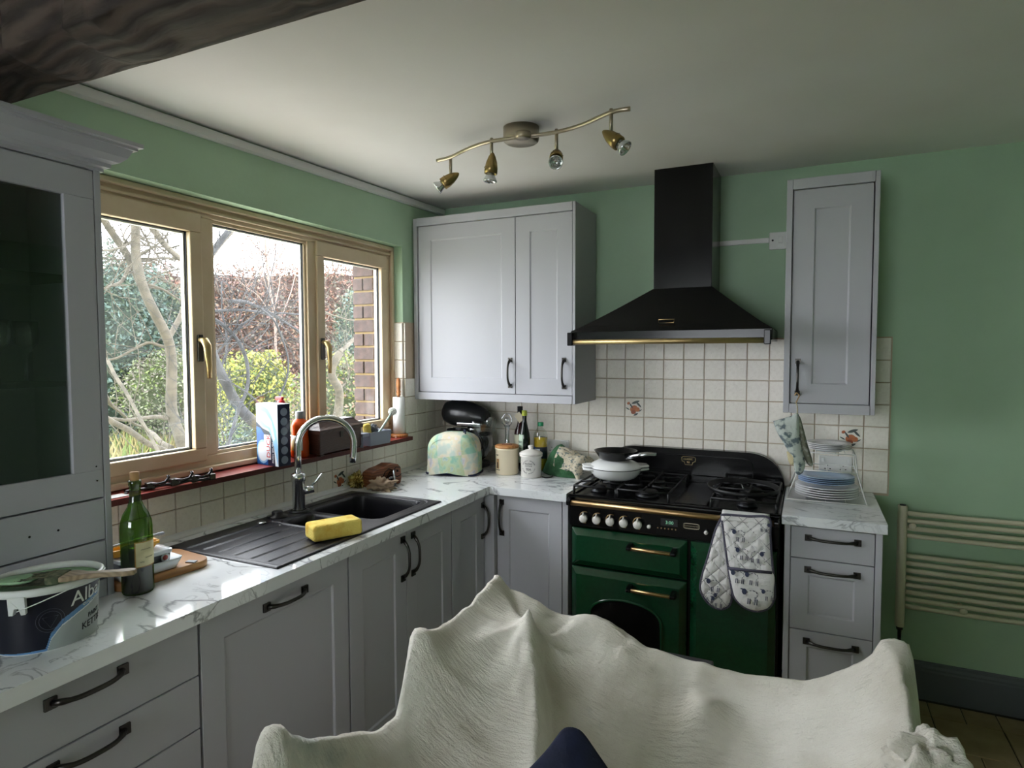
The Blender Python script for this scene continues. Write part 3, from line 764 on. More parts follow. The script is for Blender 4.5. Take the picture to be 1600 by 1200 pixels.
B().box(CX0+.012, CX1-.012, -.625, -.590, .055, .100).build('storage_drawer', 'black_enamel', r, bevel=.003)

# ------------------------------------------------------------------ cooker hood
h = thing('cooker_hood', 'black chimney cooker hood with brass rail above the range', 'cooker hood', (1.49,-.25,1.675))
b = B(); lv = []
HX0, HX1, HY = 1.030, 1.952, -.500
for t in [i/8 for i in range(9)]:
    e = t**.92; z = 1.735+(1.945-1.735)*t
    lv.append([(HX0+(1.390-HX0)*e, HY+(-.300-HY)*e, z), (HX1+(1.672-HX1)*e, HY+(-.300-HY)*e, z), (HX1+(1.672-HX1)*e, -.004, z), (HX0+(1.390-HX0)*e, -.004, z)])
for i in range(8):
    a, c = lv[i], lv[i+1]
    for k in range(4):
        b.add([a[k],a[(k+1) % 4],c[(k+1) % 4],c[k]], [(0,1,2,3)])
b.add(lv[0], [(3,2,1,0)]); b.add(lv[-1], [(0,1,2,3)])
o = b.build('canopy', 'black_enamel', h)
bm = bmesh.new(); bm.from_mesh(o.data); bmesh.ops.remove_doubles(bm, verts=bm.verts, dist=1e-5); bmesh.ops.recalc_face_normals(bm, faces=bm.faces); bm.to_mesh(o.data); bm.free()
B().box(HX0, HX1, HY-.006, -.004, 1.683, 1.735).build('canopy_lip', 'black_enamel', h, bevel=.004)
B().box(HX0+.04, HX1-.04, HY+.04, -.05, 1.679, 1.684).build('grease_filter', 'steel', h)
B().box(1.392, 1.670, -.298, -.004, 1.940, 2.537).build('chimney', 'black_enamel', h, bevel=.002)
B().box(1.405, 1.657, -.285, -.004, 2.05, 2.10).build('chimney_sleeve', 'black_iron', h)
B().cyl((HX0+.02,-.528,1.682), (HX1-.03,-.528,1.682), .0125, 14).build('front_rail', 'brass_soft', h)
for x in (HX0-.004, HX1-.032):
    B().box(x, x+.028, -.545, -.500, 1.664, 1.728).build('rail_bracket', 'black_enamel', h, bevel=.004)
bd = B(); x0, z0 = 1.490, 1.775
q = [(-.038,-.007),(-.034,.009),(.038,.009),(.034,-.006)]
bd.tube([(x0+x,-.4655-(z)*.6,z0+z) for x,z in q], .0022, 6, closed=True)
bd.build('maker_badge', 'brass', h)
# fused switch and its white conduit
s = thing('wall_switch', 'white fused switch plate on the green wall beside the hood', 'switch', (1.948,-.01,2.142))
B().box(1.906,1.992,-.012,-.001,2.142,2.228).build('plate', 'white_gloss', s, bevel=.004)
B().box(1.948,1.968,-.017,-.011,2.172,2.206).build('rocker', 'white_gloss', s, bevel=.002)
B().box(1.946,1.972,-.0135,-.0115,2.153,2.162).build('fuse_carrier', 'white_enamel', s)
B().lathe([(0,-.0125),(.005,-.0125),(.005,-.0118)], (1.922,0,2.188), 10, 'y').build('indicator', 'ink', s)
o = B().box(1.668,1.906,-.020,-.001,2.178,2.202).build('cable_conduit', 'ceiling_paint', bevel=.004); tag(o, 'white cable conduit from the hood chimney to the wall switch', 'conduit')
# sockets
def socket(label, x0, x1, z0, z1):
    s = thing('wall_socket', label, 'socket', ((x0+x1)/2,-.01,z0))
    B().box(x0,x1,-.020,-.011,z0,z1).build('plate', 'white_gloss', s, bevel=.004)
    for k in (0,1):
        cx = x0+(x1-x0)*(.27+.46*k)
        B().box(cx-.006+(-.022 if k == 0 else .022),cx+.006+(-.022 if k == 0 else .022),-.024,-.019,z1-.030,z1-.010).build('rocker', 'white_enamel', s, bevel=.0015)
        for dx, dz, w_, h_ in ((0,.040,.004,.007),(-.011,.022,.007,.004),(.011,.022,.007,.004)):
            B().box(cx+dx-w_/2,cx+dx+w_/2,-.0204,-.0196,z0+dz-h_/2,z0+dz+h_/2).build('pin_hole', 'dark_gap', s)
socket('white double socket behind the sunflower oil', .700, .846, 1.035, 1.121)
socket('white double socket behind the plate rack', 2.150, 2.296, 1.038, 1.124)

# ------------------------------------------------------------------ sink and tap
s = thing('sink', 'black composite sink with drainer set in the worktop', 'sink', (.345,-1.51,ZW))
ZR = ZW+.007
def rrect(x0, x1, y0, y1, rad, n=5):
    p = []
    for cx, cy, a0 in ((x1-rad,y1-rad,0),(x0+rad,y1-rad,PI/2),(x0+rad,y0+rad,PI),(x1-rad,y0+rad,1.5*PI)):
        for i in range(n+1): a = a0+PI/2*i/n; p.append((cx+rad*math.cos(a), cy+rad*math.sin(a)))
    return p
# deck as heightfield with two bowls and grooves
BX0, BX1, BY0, BY1 = .165, .535, -1.405, -1.065
HX_0, HX_1, HY_0, HY_1 = .215, .445, -1.595, -1.440
def rr_d(x, y, x0, x1, y0, y1, rad):
    qx = abs(x-(x0+x1)/2)-(x1-x0)/2+rad; qy = abs(y-(y0+y1)/2)-(y1-y0)/2+rad
    return math.hypot(max(qx,0), max(qy,0))+min(max(qx,qy),0)-rad
def deck(u, v):
    x = .088+.514*u; y = -2.0+.975*v
    z = ZR
    e = min(x-.088, .602-x, y+2.0, -1.025-y)
    d1 = rr_d(x,y,BX0,BX1,BY0,BY1,.05); d2 = rr_d(x,y,HX_0,HX_1,HY_0,HY_1,.035)
    if y < -1.60 and e > .018 and x > .165: z -= .004
    if d2 < .02 or d1 < .03: z -= .003 if e > .018 else 0
    if y < -1.62 and y > -1.96 and x > .20 and x < .58:
        gx = (x-.22) % .075
        if gx < .012: z -= .0035
    if d1 < 0: z -= min(.16, max(0, -d1)*9)
    if d2 < 0: z -= min(.10, max(0, -d2)*7)
    if e < .004: z -= .006*(1-e/.004)
    return (x, y, z)
b = B().grid(deck, 150, 290); b.build('deck', 'composite_black', s)
B().lathe([(0,ZR-.157),(.040,ZR-.157),(.043,ZR-.1545),(.036,ZR-.153),(.012,ZR-.154),(0,ZR-.154)], (.35,-1.235,0), 20).build('drain', 'steel', s)
B().lathe([(0,ZR-.097),(.030,ZR-.097),(.032,ZR-.095),(0,ZR-.094)], (.33,-1.517,0), 20).build('drain', 'steel', s)
B().lathe([(0,ZR),(.042,ZR),(.042,ZR+.004),(.022,ZR+.006),(.022,ZR+.020),(.019,ZR+.024),(0,ZR+.025)], (.135,-1.545,0), 20).build('waste_knob', 'composite_black', s)
B().lathe([(0,ZR),(.018,ZR),(.018,ZR+.003),(.012,ZR+.005),(0,ZR+.005)], (.150,-1.640,0), 16).build('overflow_cap', 'chrome', s)
t = thing('kitchen_tap', 'chrome swan-neck mixer tap at the back of the sink', 'tap', (.150,-1.440,ZR))
tx, ty = .150, -1.440
B().lathe([(.045,ZR),(.045,ZR+.005),(.030,ZR+.008)], (tx,ty,0), 24).build('base_ring', 'composite_black', t)
B().lathe([(.026,ZR+.001),(.026,ZR+.128),(.0295,ZR+.130),(.0295,ZR+.158),(.024,ZR+.164),(.014,ZR+.166)], (tx,ty,0), 28).build('body', 'chrome_soft', t)
dx, dy = math.cos(math.radians(47)), math.sin(math.radians(47)); R_ = .116
pth = [(tx,ty,ZR+.16),(tx,ty,ZR+.24)]
zc = 1.238
pth.append((tx,ty,zc))
for i in range(1,19):
    a = PI-PI*i/18*1.03; pth.append((tx+dx*(R_+R_*math.cos(a)), ty+dy*(R_+R_*math.cos(a)), zc+R_*math.sin(a)))
last = pth[-1]; pth.append((last[0]-dx*.004,last[1]-dy*.004,last[2]-.045)); pth.append((last[0]-dx*.006,last[1]-dy*.006,last[2]-.072))
B().tube(pth, .0142, 16).build('spout', 'chrome', t)
lv_ = B().cyl((tx+.018*dx,ty+.018*dy,ZR+.085), (tx+.062*dx,ty+.062*dy,ZR+.092), .0165, 18).build('valve', 'chrome', t)
B().tube([(tx+.05*dx,ty+.05*dy,ZR+.104),(tx+.075*dx,ty+.075*dy,ZR+.125),(tx+.098*dx,ty+.098*dy,ZR+.155)], [.005,.0045,.0038], 8).build('lever', 'chrome', t)

# ------------------------------------------------------------------ ceiling spotlights
lf = thing('ceiling_spotlight_bar', 'brushed nickel wavy bar with four spotlights on the ceiling', 'ceiling light', (1.07,-1.16,ceil_z(-1.16)))
zc = ceil_z(-1.17)
B().lathe([(0,zc-.058),(.060,zc-.058),(.068,zc-.052),(.070,zc-.045),(.070,zc),(0,zc)], (1.065,-1.165,0), 36).build('ceiling_rose', 'nickel', lf)
# wavy bar in a horizontal plane just below the rose
zb = 2.438
ctrl = [Pt(683,251,2,zb),Pt(703,246,2,zb),Pt(735,231,2,zb),Pt(768,221,2,zb),Pt(817,214,2,zb),Pt(869,206.5,2,zb),Pt(910,195,2,zb),Pt(955,175.5,2,zb),Pt(985,170,2,zb)]
def catmull(P, n=6):
    out = []
    for i in range(len(P)-1):
        p0 = P[max(i-1,0)]; p1 = P[i]; p2 = P[i+1]; p3 = P[min(i+2,len(P)-1)]
        for k in range(n):
            t = k/n; out.append(.5*((2*p1)+(p2-p0)*t+(2*p0-5*p1+4*p2-p3)*t*t+(3*p1-p0-3*p2+p3)*t**3))
    out.append(P[-1]); return out
B().tube(catmull([Vector(p) for p in ctrl], 5), .0075, 10).build('bar', 'nickel', lf)
mid = Pt(817,212,2,zb)
B().lathe([(0,zb-.010),(.028,zb-.010),(.030,zb-.004),(.030,zb+.012),(0,zb+.012)], (mid.x,mid.y,0), 24).build('bar_clamp', 'nickel', lf)
mat('lamp_glass', '#cfd2d2', .12, .75)
for (px, py, aim) in ((704,248,(-.75,-.35,-.55)),(768,221,(-.10,-.02,-1)),(869.5,207,(.30,-.90,-.75)),(955,176,(.85,-.10,-.75))):
    p = Pt(px, py, 2, zb); a = Vector(aim).normalized()
    hd = B(); st = p+Vector((0,0,-.070))
    B().cyl(p+Vector((0,0,.012)), st, .0065, 10).build('stem', 'nickel', lf)
    T = Matrix.Translation(st+Vector((0,0,-.012))-a*.012) @ a.to_track_quat('Z','Y').to_matrix().to_4x4()
    hd.T = T; hd.lathe([(0,-.030),(.006,-.026),(.014,-.012),(.021,.008),(.025,.030),(.025,.052),(.022,.052),(.020,.030)], (0,0,0), 20)
    hb = hd.build('spot_head', 'bronze_nickel', lf)
    g_ = B(); g_.T = T; g_.lathe([(.016,.050),(.018,.060),(.026,.076),(.0265,.082),(.024,.083),(.021,.074),(.010,.062),(0,.061)], (0,0,0), 20); g_.build('lamp', 'lamp_glass', hb)
    v_ = B(); v_.T = T
    for k in range(7): v_.sphere((.0255*math.cos(k*.36+.2),.0255*math.sin(k*.36+.2),.030), .0014, 6, 4)
    v_.build('vent_holes', 'dark_gap', hb)['kind'] = 'stuff'

# ------------------------------------------------------------------ towel radiator
rd = thing('towel_radiator', 'cream ladder towel radiator on the green wall', 'radiator', (2.8,-.07,.34))
def dcol(x):
    return [(x-.019,-.055),(x-.019,-.075),(x-.012,-.088),(x,-.092),(x+.012,-.088),(x+.019,-.075),(x+.019,-.055)]
for x in (2.502, 3.102):
    B().prism(dcol(x), .352, .922, 'z', True).build('upright', 'radiator_white', rd, bevel=.003)
    B().lathe([(0,.920),(.013,.920),(.013,.926),(0,.926)], (x,-.074,0), 12).build('end_cap', 'black_plastic', rd)
    B().lathe([(0,.30),(.008,.30),(.009,.335),(.014,.338),(.014,.352),(0,.352)], (x,-.072,0), 12).build('valve', 'pewter', rd)
    B().cyl((x,-.072,.0), (x,-.072,.302), .0075, 10).build('pipe', 'pewter', rd)
for z in (.886,.852,.817,.782,.688,.654,.620,.586,.552,.518,.484,.450): 
    B().tube([(2.515,-.066,z),(2.55,-.072,z),(2.8,-.076,z),(3.06,-.072,z),(3.09,-.066,z)], .0105, 10).build('rail', 'radiator_white', rd)
for x, z in ((2.540,.832),(2.742,.470)):
    B().lathe([(0,-.096),(.013,-.094),(.015,-.089),(.013,-.084),(.010,-.02),(.010,-.001)], (x,0,z), 16, 'y').build('wall_bracket', 'radiator_white', rd)
# ------------------------------------------------------------------ things on the worktop, left
def rot_pt(c, ang, u, v, z): return (c[0]+u*math.cos(ang)-v*math.sin(ang), c[1]+u*math.sin(ang)+v*math.cos(ang), z)
def rbox(b, c, ang, lu, lv, z0, z1, rad=.0, n=4):
    p = rrect(-lu/2, lu/2, -lv/2, lv/2, rad, n) if rad else [(-lu/2,-lv/2),(lu/2,-lv/2),(lu/2,lv/2),(-lu/2,lv/2)]
    b.prism([rot_pt(c, ang, u, v, 0)[:2] for u,v in p], z0, z1, 'z', bool(rad)); return b
Z0 = ZW+.0006
# wine bottle
mat_pane('bottle_green', tint=(.30,.52,.10,1), gloss=.10); mat('wine', '#12060a', .1); mat('bottle_dark', '#0c1410', .08)
mat('cork', '#b48d5e', .8, bump=(80,.3)); mat('wine_label', '#d8cfa6', .7); mat('label_gold', '#a5813f', .5)
bx, by = .378, -2.300
r = thing('wine_bottle', 'corked green glass wine bottle half full beside the dresser', 'bottle', (bx,by,Z0))
prof = [(0,.004),(.030,.004),(.038,.0),(.0405,.006),(.0405,.185),(.039,.203),(.032,.224),(.021,.244),(.0155,.262),(.0145,.280),(.0145,.305),(.0165,.306),(.0165,.318),(.0145,.319),(.0115,.319)]
B().lathe(prof, (bx,by,Z0), 40).build('glass', 'bottle_green', r)
B().lathe([(0,.006),(.0385,.006),(.0385,.128),(0,.128)], (bx,by,Z0), 32).build('wine', 'wine', r)
B().lathe([(0,.290),(.0105,.290),(.0115,.320),(.0118,.342),(0,.343)], (bx,by,Z0), 20).build('cork', 'cork', r)
B().lathe([(.0411,.078),(.0411,.150)], (bx,by,Z0), 24, a0=math.radians(-42), a1=math.radians(72)).build('label', 'wine_label', r, solid=.0004)
b = B()
for z0, z1 in ((.078,.0805),(.1475,.150)): b.lathe([(.0414,z0),(.0414,z1)], (bx,by,Z0), 24, a0=math.radians(-42), a1=math.radians(72))
b.lathe([(.0414,.078),(.0414,.150)], (bx,by,Z0), 2, a0=math.radians(-42), a1=math.radians(-38))
b.build('label_border', 'label_gold', r)
b = B()
for z, a0, a1 in ((.128,-20,20),(.104,-5,30),(.093,-25,-8)):
    b.tube([(bx+.0416*math.cos(math.radians(a)),by+.0416*math.sin(math.radians(a)),Z0+z+.0012*math.sin(a*.7)) for a in range(a0,a1,2)], .0005, 4)
b.build('label_script', 'ink', r)

# paint tub
tc_ = Vector((.466,-2.584)); vd = math.atan2(-.463,.886); AX, AY, TH = .099, .085, .150
mat('navy_label', '#0b0e1e', .35); mat('blue_band', '#5a86b4', .4); mat('grey_label', '#9fa6a4', .45); mat('white_plastic', '#d9dcda', .35, var=(12,'#cfd6cc',.5,.7)); mat('paint_green', '#6f9a6b', .3, var=(15,'#5d8a58',.4,.7), bump=(30,.3))
def tub_pt(phi, z, g=0, flare=.10):
    """phi measured from the viewer-facing side, to the right"""
    k = 1+flare*(z/TH); a = (AX+g)*k*math.sin(phi); c = (AY+g)*k*math.cos(phi)
    return (tc_.x+c*math.cos(vd)-a*math.sin(vd), tc_.y+c*math.sin(vd)+a*math.cos(vd), Z0+z)
r = thing('paint_tub', 'open oval tub of green paint with navy label on the worktop', 'paint tub', (tc_.x,tc_.y,Z0))
b = B(); b.grid(lambda u,v: tub_pt(2*PI*u, TH*v), 72, 6, wrap=True); b.add([tub_pt(2*PI*i/72,.001) for i in range(72)], [tuple(range(72))]); b.build('tub', 'white_plastic', r)
tab = [(-200,-.1),(-2,-.02),(0,.05),(4,.20),(16,.38),(35,.50),(61,.61),(90,.72),(130,.85),(300,2)]
def edge(ph):
    for (a,va),(c,vc) in zip(tab, tab[1:]):
        if a <= ph <= c: return va+(vc-va)*(ph-a)/(c-a)
    return 2
b = B(); nu, nv = 400, 130
for j in range(nv):
    for i in range(nu):
        p0, p1 = -PI+2*PI*i/nu, -PI+2*PI*(i+1)/nu; z0, z1 = .002+(TH*.90-.002)*j/nv, .002+(TH*.90-.002)*(j+1)/nv
        ph = math.degrees((p0+p1)/2); zz = (z0+z1)/2/TH; e = edge(ph); d = e-zz
        b.mi = 0 if d < -.07 else 1 if d < .012 else 2 if d < .032 else 3
        b.add([tub_pt(p0,z0,.0006),tub_pt(p1,z0,.0006),tub_pt(p1,z1,.0006),tub_pt(p0,z1,.0006)], [(0,1,2,3)], True)
# merge shared corners so that it stays one skin
o = b.build('printed_label', ['navy_label','blue_band','white_plastic','grey_label'], r)
bm = bmesh.new(); bm.from_mesh(o.data); bmesh.ops.remove_doubles(bm, verts=bm.verts, dist=1e-6); bmesh.ops.recalc_face_normals(bm, faces=bm.faces); bm.to_mesh(o.data); bm.free()
arcm = AX*1.05
def tub_text(body, size, phi0, z0, material, slope=0, name='lettering'):
    b = B(); add_text(b, body, size, lambda x,y,z: tub_pt(math.radians(phi0)+x/arcm, z0+y+slope*x, .0010+z)); b.build(name, material, o)
tub_text('Albany', .046, 26, .092, 'white_plastic', .10); tub_text('QUALITY PAINT', .0085, 41, .084, 'white_plastic', .10)
tub_text('PAINT', .016, 50, .050, 'ink', .08); tub_text('KETTLE', .023, 40, .026, 'ink', .08)
b = B(); cz = .072
for rr in (.027,.021): b.tube([tub_pt(math.radians(4)+rr*math.cos(a)/arcm, cz+rr*math.sin(a), .0012) for a in [2*PI*i/32 for i in range(32)]], .0004, 4, closed=True)
b.tube([tub_pt(math.radians(4)+.017*math.cos(a)/arcm, cz+.017*math.sin(a), .0012) for a in (PI/6,5*PI/6,-PI/2)], .0005, 4, closed=True)
mat('emblem_grey', '#5c6070', .5); b.build('emblem', 'emblem_grey', o)
b = B(); b.grid(lambda u,v: tub_pt(2*PI*u, [TH*.905,TH*.905,TH*.93,TH,TH+.003,TH,TH*.95][int(round(v*6))], [.001,.009,.010,.009,.005,-.001,-.002][int(round(v*6))]), 72, 6, wrap=True); b.build('rim', 'white_plastic', r)
b = B(); b.add([tub_pt(2*PI*i/60, TH*.93, -.003) for i in range(60)]+[tub_pt(0,TH*.93,-AX*.9)], [(i,(i+1) % 60,60) for i in range(60)]); b.build('paint', 'paint_green', r)
b = B()
for ph in (-26, 154):
    q = [tub_pt(math.radians(ph+d), z, .0125) for d,z in ((-8,TH*.93),(8,TH*.93),(8,TH*.66),(4,TH*.66),(2,TH*.76),(-2,TH*.76),(-4,TH*.66),(-8,TH*.66))]
    q2 = [tub_pt(math.radians(ph+d), z, .001) for d,z in ((-8,TH*.93),(8,TH*.93),(8,TH*.66),(4,TH*.66),(2,TH*.76),(-2,TH*.76),(-4,TH*.66),(-8,TH*.66))]
    n = 8; bb = B(); bb.add(q+q2, [tuple(range(n)), tuple(range(n,2*n))[::-1]]+[(i,n+i,n+(i+1) % n,(i+1) % n) for i in range(n)]); bb.build('handle_lug', 'white_plastic', r)
p0 = Vector(tub_pt(math.radians(-26),TH*.72,.013)); p1 = Vector(tub_pt(math.radians(154),TH*.72,.013))
ctr = (p0+p1)/2
pw = []
for i in range(25):
    t = PI*i/24; q = ctr+(p0-ctr)*math.cos(t); out = Vector((math.cos(vd+.9),math.sin(vd+.9),0))*.150*math.sin(t)
    pw.append(q+out*.9+Vector((0,0,.052*math.sin(t))))
B().tube(pw, .0013, 6).build('wire_handle', 'white_plastic', r)
# paint brush lying across the rim
mat_wood('brush_wood', '#9c8a6e', '#7d6c53', 30, .6, 'X', 2)
mat('bristle', '#6b6a52', .9, var=(60,'#3f4a36',.4,.6)); mat('wet_paint', '#8fb08a', .35, bump=(40,.4)); 
zt = Z0+TH+.006
a_ = Vector((Pt(40,905,2,zt+.004).x, Pt(40,905,2,zt+.004).y, zt+.004)); c_ = Pt(212,893,2,zt+.012)
r = thing('paint_brush', 'wide wooden paint brush loaded with green paint lying across the tub', 'paint brush', tuple(a_))
ax = (c_-a_); ln = ax.length; ax.normalize(); sd = Vector((-ax.y,ax.x,0)).normalized(); upv = ax.cross(sd)*-1
T = axisT(a_, ax, sd, ax.cross(sd))
b = B(); b.T = T
hw = [(.075,.026),(.10,.026),(.115,.020),(.13,.013),(.16,.011),(.20,.0125),(ln-.02,.014),(ln-.004,.011),(ln,.006)]
b.prism([(x,w_) for x,w_ in hw]+[(x,-w_) for x,w_ in reversed(hw)], -.006, .006, 'z'); b.build('handle', 'brush_wood', r, bevel=.003)
b = B(); b.T = T; b.box(.055,.085,-.028,.028,-.009,.009); b.build('ferrule', 'bristle', r, bevel=.003)
b = B(); b.T = T; b.grid(lambda u,v: (.06-.10*u, (-.028+.056*v)*(1-.15*u)+.004*mnoise.noise(Vector((u*3,v*20,0))), .009*(1-u*.9)+.004*mnoise.noise(Vector((u*6,v*25,2)))), 14, 24)
b.grid(lambda u,v: (.06-.10*u, (-.028+.056*v)*(1-.15*u), -.009*(1-u*.4)-.002*u), 14, 24); b.build('bristles', 'bristle', r)
b = B(); b.T = T; b.sphere((-.015,0,.0), (.045,.030,.008), 16, 8); b.build('wet_paint', 'wet_paint', r)

# chopping board and what lies on it
mat_wood('board_wood', '#b4834c', '#9a6a38', 14, .45, 'Y', 2)
ang = math.radians(84)
r = B(); cb = (.262,-2.186)
rbox(r, cb, ang, .285, .215, Z0, Z0+.024, .045, 6); o = r.build('chopping_board', 'board_wood', bevel=.003); tag(o, 'thick wooden chopping board with rounded corners under the butter dish', 'chopping board')
zb_ = Z0+.0246
mat('dish_white', '#d5dade', .15)
r = thing('butter_dish', 'white ceramic dish on the wooden chopping board', 'dish', (.305,-2.235,zb_))
b = B(); k0 = rrect(-.095,.095,-.055,.055,.02); 
def ring_wall(b, c, an, lv_, smooth=True):
    n = len(lv_[0][0]); vs = [rot_pt(c, an, u*1, v*1, z) for p,z in lv_ for u,v in p]
    fs = [(k*n+i,k*n+(i+1) % n,(k+1)*n+(i+1) % n,(k+1)*n+i) for k in range(len(lv_)-1) for i in range(n)]
    fs += [tuple(range(n))[::-1], tuple(range((len(lv_)-1)*n, len(lv_)*n))]
    b.add(vs, fs, smooth)
def sc_(p, s): return [(u*s, v*s) for u,v in p]
ring_wall(b, (.305,-2.235), ang, [(sc_(k0,.86),zb_),(sc_(k0,.95),zb_+.016),(sc_(k0,1.02),zb_+.030),(sc_(k0,.97),zb_+.031),(sc_(k0,.88),zb_+.010)]); b.build('dish', 'dish_white', r)
zt_ = zb_+.0112
mat('tub_print', '#33383c', .4); mat('tub_red', '#a8443f', .4)
r = thing('butter_tub', 'white margarine tub with dark printed band standing in the dish', 'tub', (.300,-2.240,zt_))
k1 = rrect(-.076,.076,-.044,.044,.016)
b = B(); ring_wall(b, (.300,-2.240), ang, [(sc_(k1,.90),zt_),(sc_(k1,.97),zt_+.036)]); b.build('tub', 'dish_white', r)
b = B(); vs = []; k2 = sc_(k1,.945); k3 = sc_(k1,.975)
n = len(k1); b.add([rot_pt((.300,-2.240),ang,u*1.004,v*1.004,zt_+.014) for u,v in k2]+[rot_pt((.300,-2.240),ang,u*1.004,v*1.004,zt_+.036) for u,v in k3], [(i,(i+1) % n,n+(i+1) % n,n+i) for i in range(n)]); pb = b.build('printed_band', 'tub_print', r)
b = B(); ring_wall(b, (.300,-2.240), ang, [(sc_(k1,1.0),zt_+.036),(sc_(k1,1.03),zt_+.038),(sc_(k1,1.03),zt_+.047),(sc_(k1,.97),zt_+.049),(sc_(k1,.93),zt_+.046)], False); b.build('lid', 'dish_white', r)
b = B(); e_ = Vector(rot_pt((.300,-2.240),ang,.050,-.0445,zt_+.026)); b.T = axisT(e_, (math.cos(ang),math.sin(ang),0), (0,0,1), (math.sin(ang),-math.cos(ang),0))
b.lathe([(0,0),(.013,0),(.013,.0012),(0,.0012)], (0,0,0), 20); b.build('round_emblem', 'dish_white', pb)
b = B(); b.T = axisT(e_, (math.cos(ang),math.sin(ang),0), (0,0,1), (math.sin(ang),-math.cos(ang),0)); b.lathe([(0,.0013),(.008,.0013),(.008,.0018),(0,.0018)], (0,0,0), 16); b.build('emblem_centre', 'tub_red', pb)
zy = zt_+.0497
mat('yellow_plastic', '#e0a63a', .35)
r = thing('yellow_tray', 'small open yellow plastic tray stacked on the margarine tub', 'tray', (.262,-2.250,zy))
k4 = rrect(-.072,.072,-.034,.034,.014)
b = B(); ring_wall(b, (.272,-2.250), ang, [(sc_(k4,.82),zy),(sc_(k4,.92),zy+.010),(sc_(k4,.92),zy+.014),(sc_(k4,1.03),zy+.014),(sc_(k4,1.03),zy+.022),(sc_(k4,.92),zy+.022),(sc_(k4,.80),zy+.006)], False); b.build('tray', 'yellow_plastic', r)
mat('grey_tool', '#9ba0a8', .4)
a0_ = Vector(rot_pt((.272,-2.250),ang,-.06,.0,zy+.027)); a1_ = Vector(rot_pt((.272,-2.250),ang,.10,-.008,zy+.034))
r = thing('sharpening_steel', 'grey ribbed rod lying across the yellow tray', 'tool', tuple(a0_))
b = B(); N_ = 60; b.tube([a0_+(a1_-a0_)*i/N_ for i in range(N_+1)], [.0048 if i % 3 else .0038 for i in range(N_-6)]+[.0045]*5+[.003,.001], 8); b.build('rod', 'grey_tool', r)
p_ = Pt(299,878,2,zb_)
b = B(); rbox(b, (p_.x,p_.y), .3, .030, .018, zb_, zb_+.003); tag(b.build('grey_tag', 'grey_tool'), 'small flat grey tag on the corner of the chopping board', 'tag')

# big yellow sponge on the sink
mat('sponge_yellow', '#e2cc6a', .95, var=(22,'#d2a53a',.45,.75), bump=(140,.5))
def sponge(name, label, c, an, lu, lv, z0, hz, tilt=0, m='sponge_yellow', pitch=0):
    b = B(); b.T = Matrix.Translation((c[0],c[1],z0)) @ Matrix.Rotation(an,4,'Z') @ Matrix.Rotation(pitch,4,'Y') @ Matrix.Rotation(tilt,4,'X')
    b.box(-lu/2,lu/2,-lv/2,lv/2,0,hz); o = b.build(name, m, bevel=.012, bseg=4); tag(o, label, 'sponge'); return o
sponge('sponge', 'large yellow block sponge lying across the sink drainer', (.528,-1.655), math.radians(63), .185, .095, ZR-.001, .058)

# ------------------------------------------------------------------ things on the window sill
ZS = 1.1556
mat('box_blue', '#1d5ea8', .3, var=(9,'#123a78',.4,.7)); mat('box_navy', '#131c3a', .3); mat('box_white', '#e3ebf2', .3); mat('box_light', '#8fc3ea', .3); mat('box_red', '#c4222e', .3); mat('icon_grey', '#8d98ad', .4)
q0 = Pt(401.9,724.5,2,ZS); q1 = Pt(435.6,729.8,2,ZS); q2 = Pt(450,726.3,2,ZS)
U_ = (q1-q0); wu = U_.length; U_.normalize(); V_ = Vector((-U_.y,U_.x,0))
if V_.dot(q2-q1) < 0: V_ = -V_
wv = .060; hb = .262
r = thing('toilet_brush_box', 'tall blue and white cardboard box on the window sill', 'box', tuple(q0))
W_ = -V_      # outward of the wide face
B_ = B(); B_.T = axisT(q0, U_, V_, (0,0,1)); B_.box(0,wu,0,wv,0,hb); bxo = B_.build('carton', 'box_navy', r, bevel=.001)
TFb = axisT(q0, U_, (0,0,1), W_)
def decal(name, poly, material, w_=.0006, par=None, T=TFb):
    b = B(); b.T = T; b.prism(poly, w_-.0004, w_, 'z'); return b.build(name, material, par or bxo)
decal('blue_field', [(.001,.001),(wu*.52,.001),(wu*.52,hb*.42),(wu*.2,hb*.60),(.001,hb*.62)], 'box_blue', .0004)
decal('white_field', [(.001,hb*.70),(wu*.30,hb*.60),(wu*.62,hb*.55),(wu*.80,hb*.36),(wu*.86,.001),(wu-.001,.001),(wu-.001,hb-.001),(.001,hb-.001)], 'box_white', .0005)
decal('brush_shape', [(wu*.05,hb*.93),(wu*.12,hb*.72),(wu*.30,hb*.62),(wu*.55,hb*.60),(wu*.72,hb*.46),(wu*.88,hb*.20),(wu*.97,.002),(wu*.99,hb*.30),(wu*.92,hb*.58),(wu*.70,hb*.82),(wu*.55,hb*.92),(wu*.30,hb*.97)], 'box_light', .0008)
decal('brush_highlight', [(wu*.12,hb*.90),(wu*.20,hb*.75),(wu*.45,hb*.66),(wu*.66,hb*.62),(wu*.80,hb*.40),(wu*.86,hb*.45),(wu*.72,hb*.72),(wu*.45,hb*.86)], 'box_white', .0010)
decal('emblem_ring', [(wu*.30+wu*.28*math.cos(a), hb*.22+wu*.34*math.sin(a)) for a in [2*PI*i/24 for i in range(24)]], 'box_light', .0010)
decal('emblem_disc', [(wu*.30+wu*.23*math.cos(a), hb*.22+wu*.28*math.sin(a)) for a in [2*PI*i/24 for i in range(24)]], 'box_white', .0012)
decal('brand_backing', [(wu*.36,hb*.10),(wu*.66,hb*.10),(wu*.66,hb*.50),(wu*.36,hb*.50)], 'box_white', .0013)
b = B(); b.T = TFb; add_text(b, 'DUCK', .034, lambda x,y,z: (wu*.635-y, hb*.125+x*1.05, .0016+z)); b.build('brand_lettering', 'box_red', bxo)
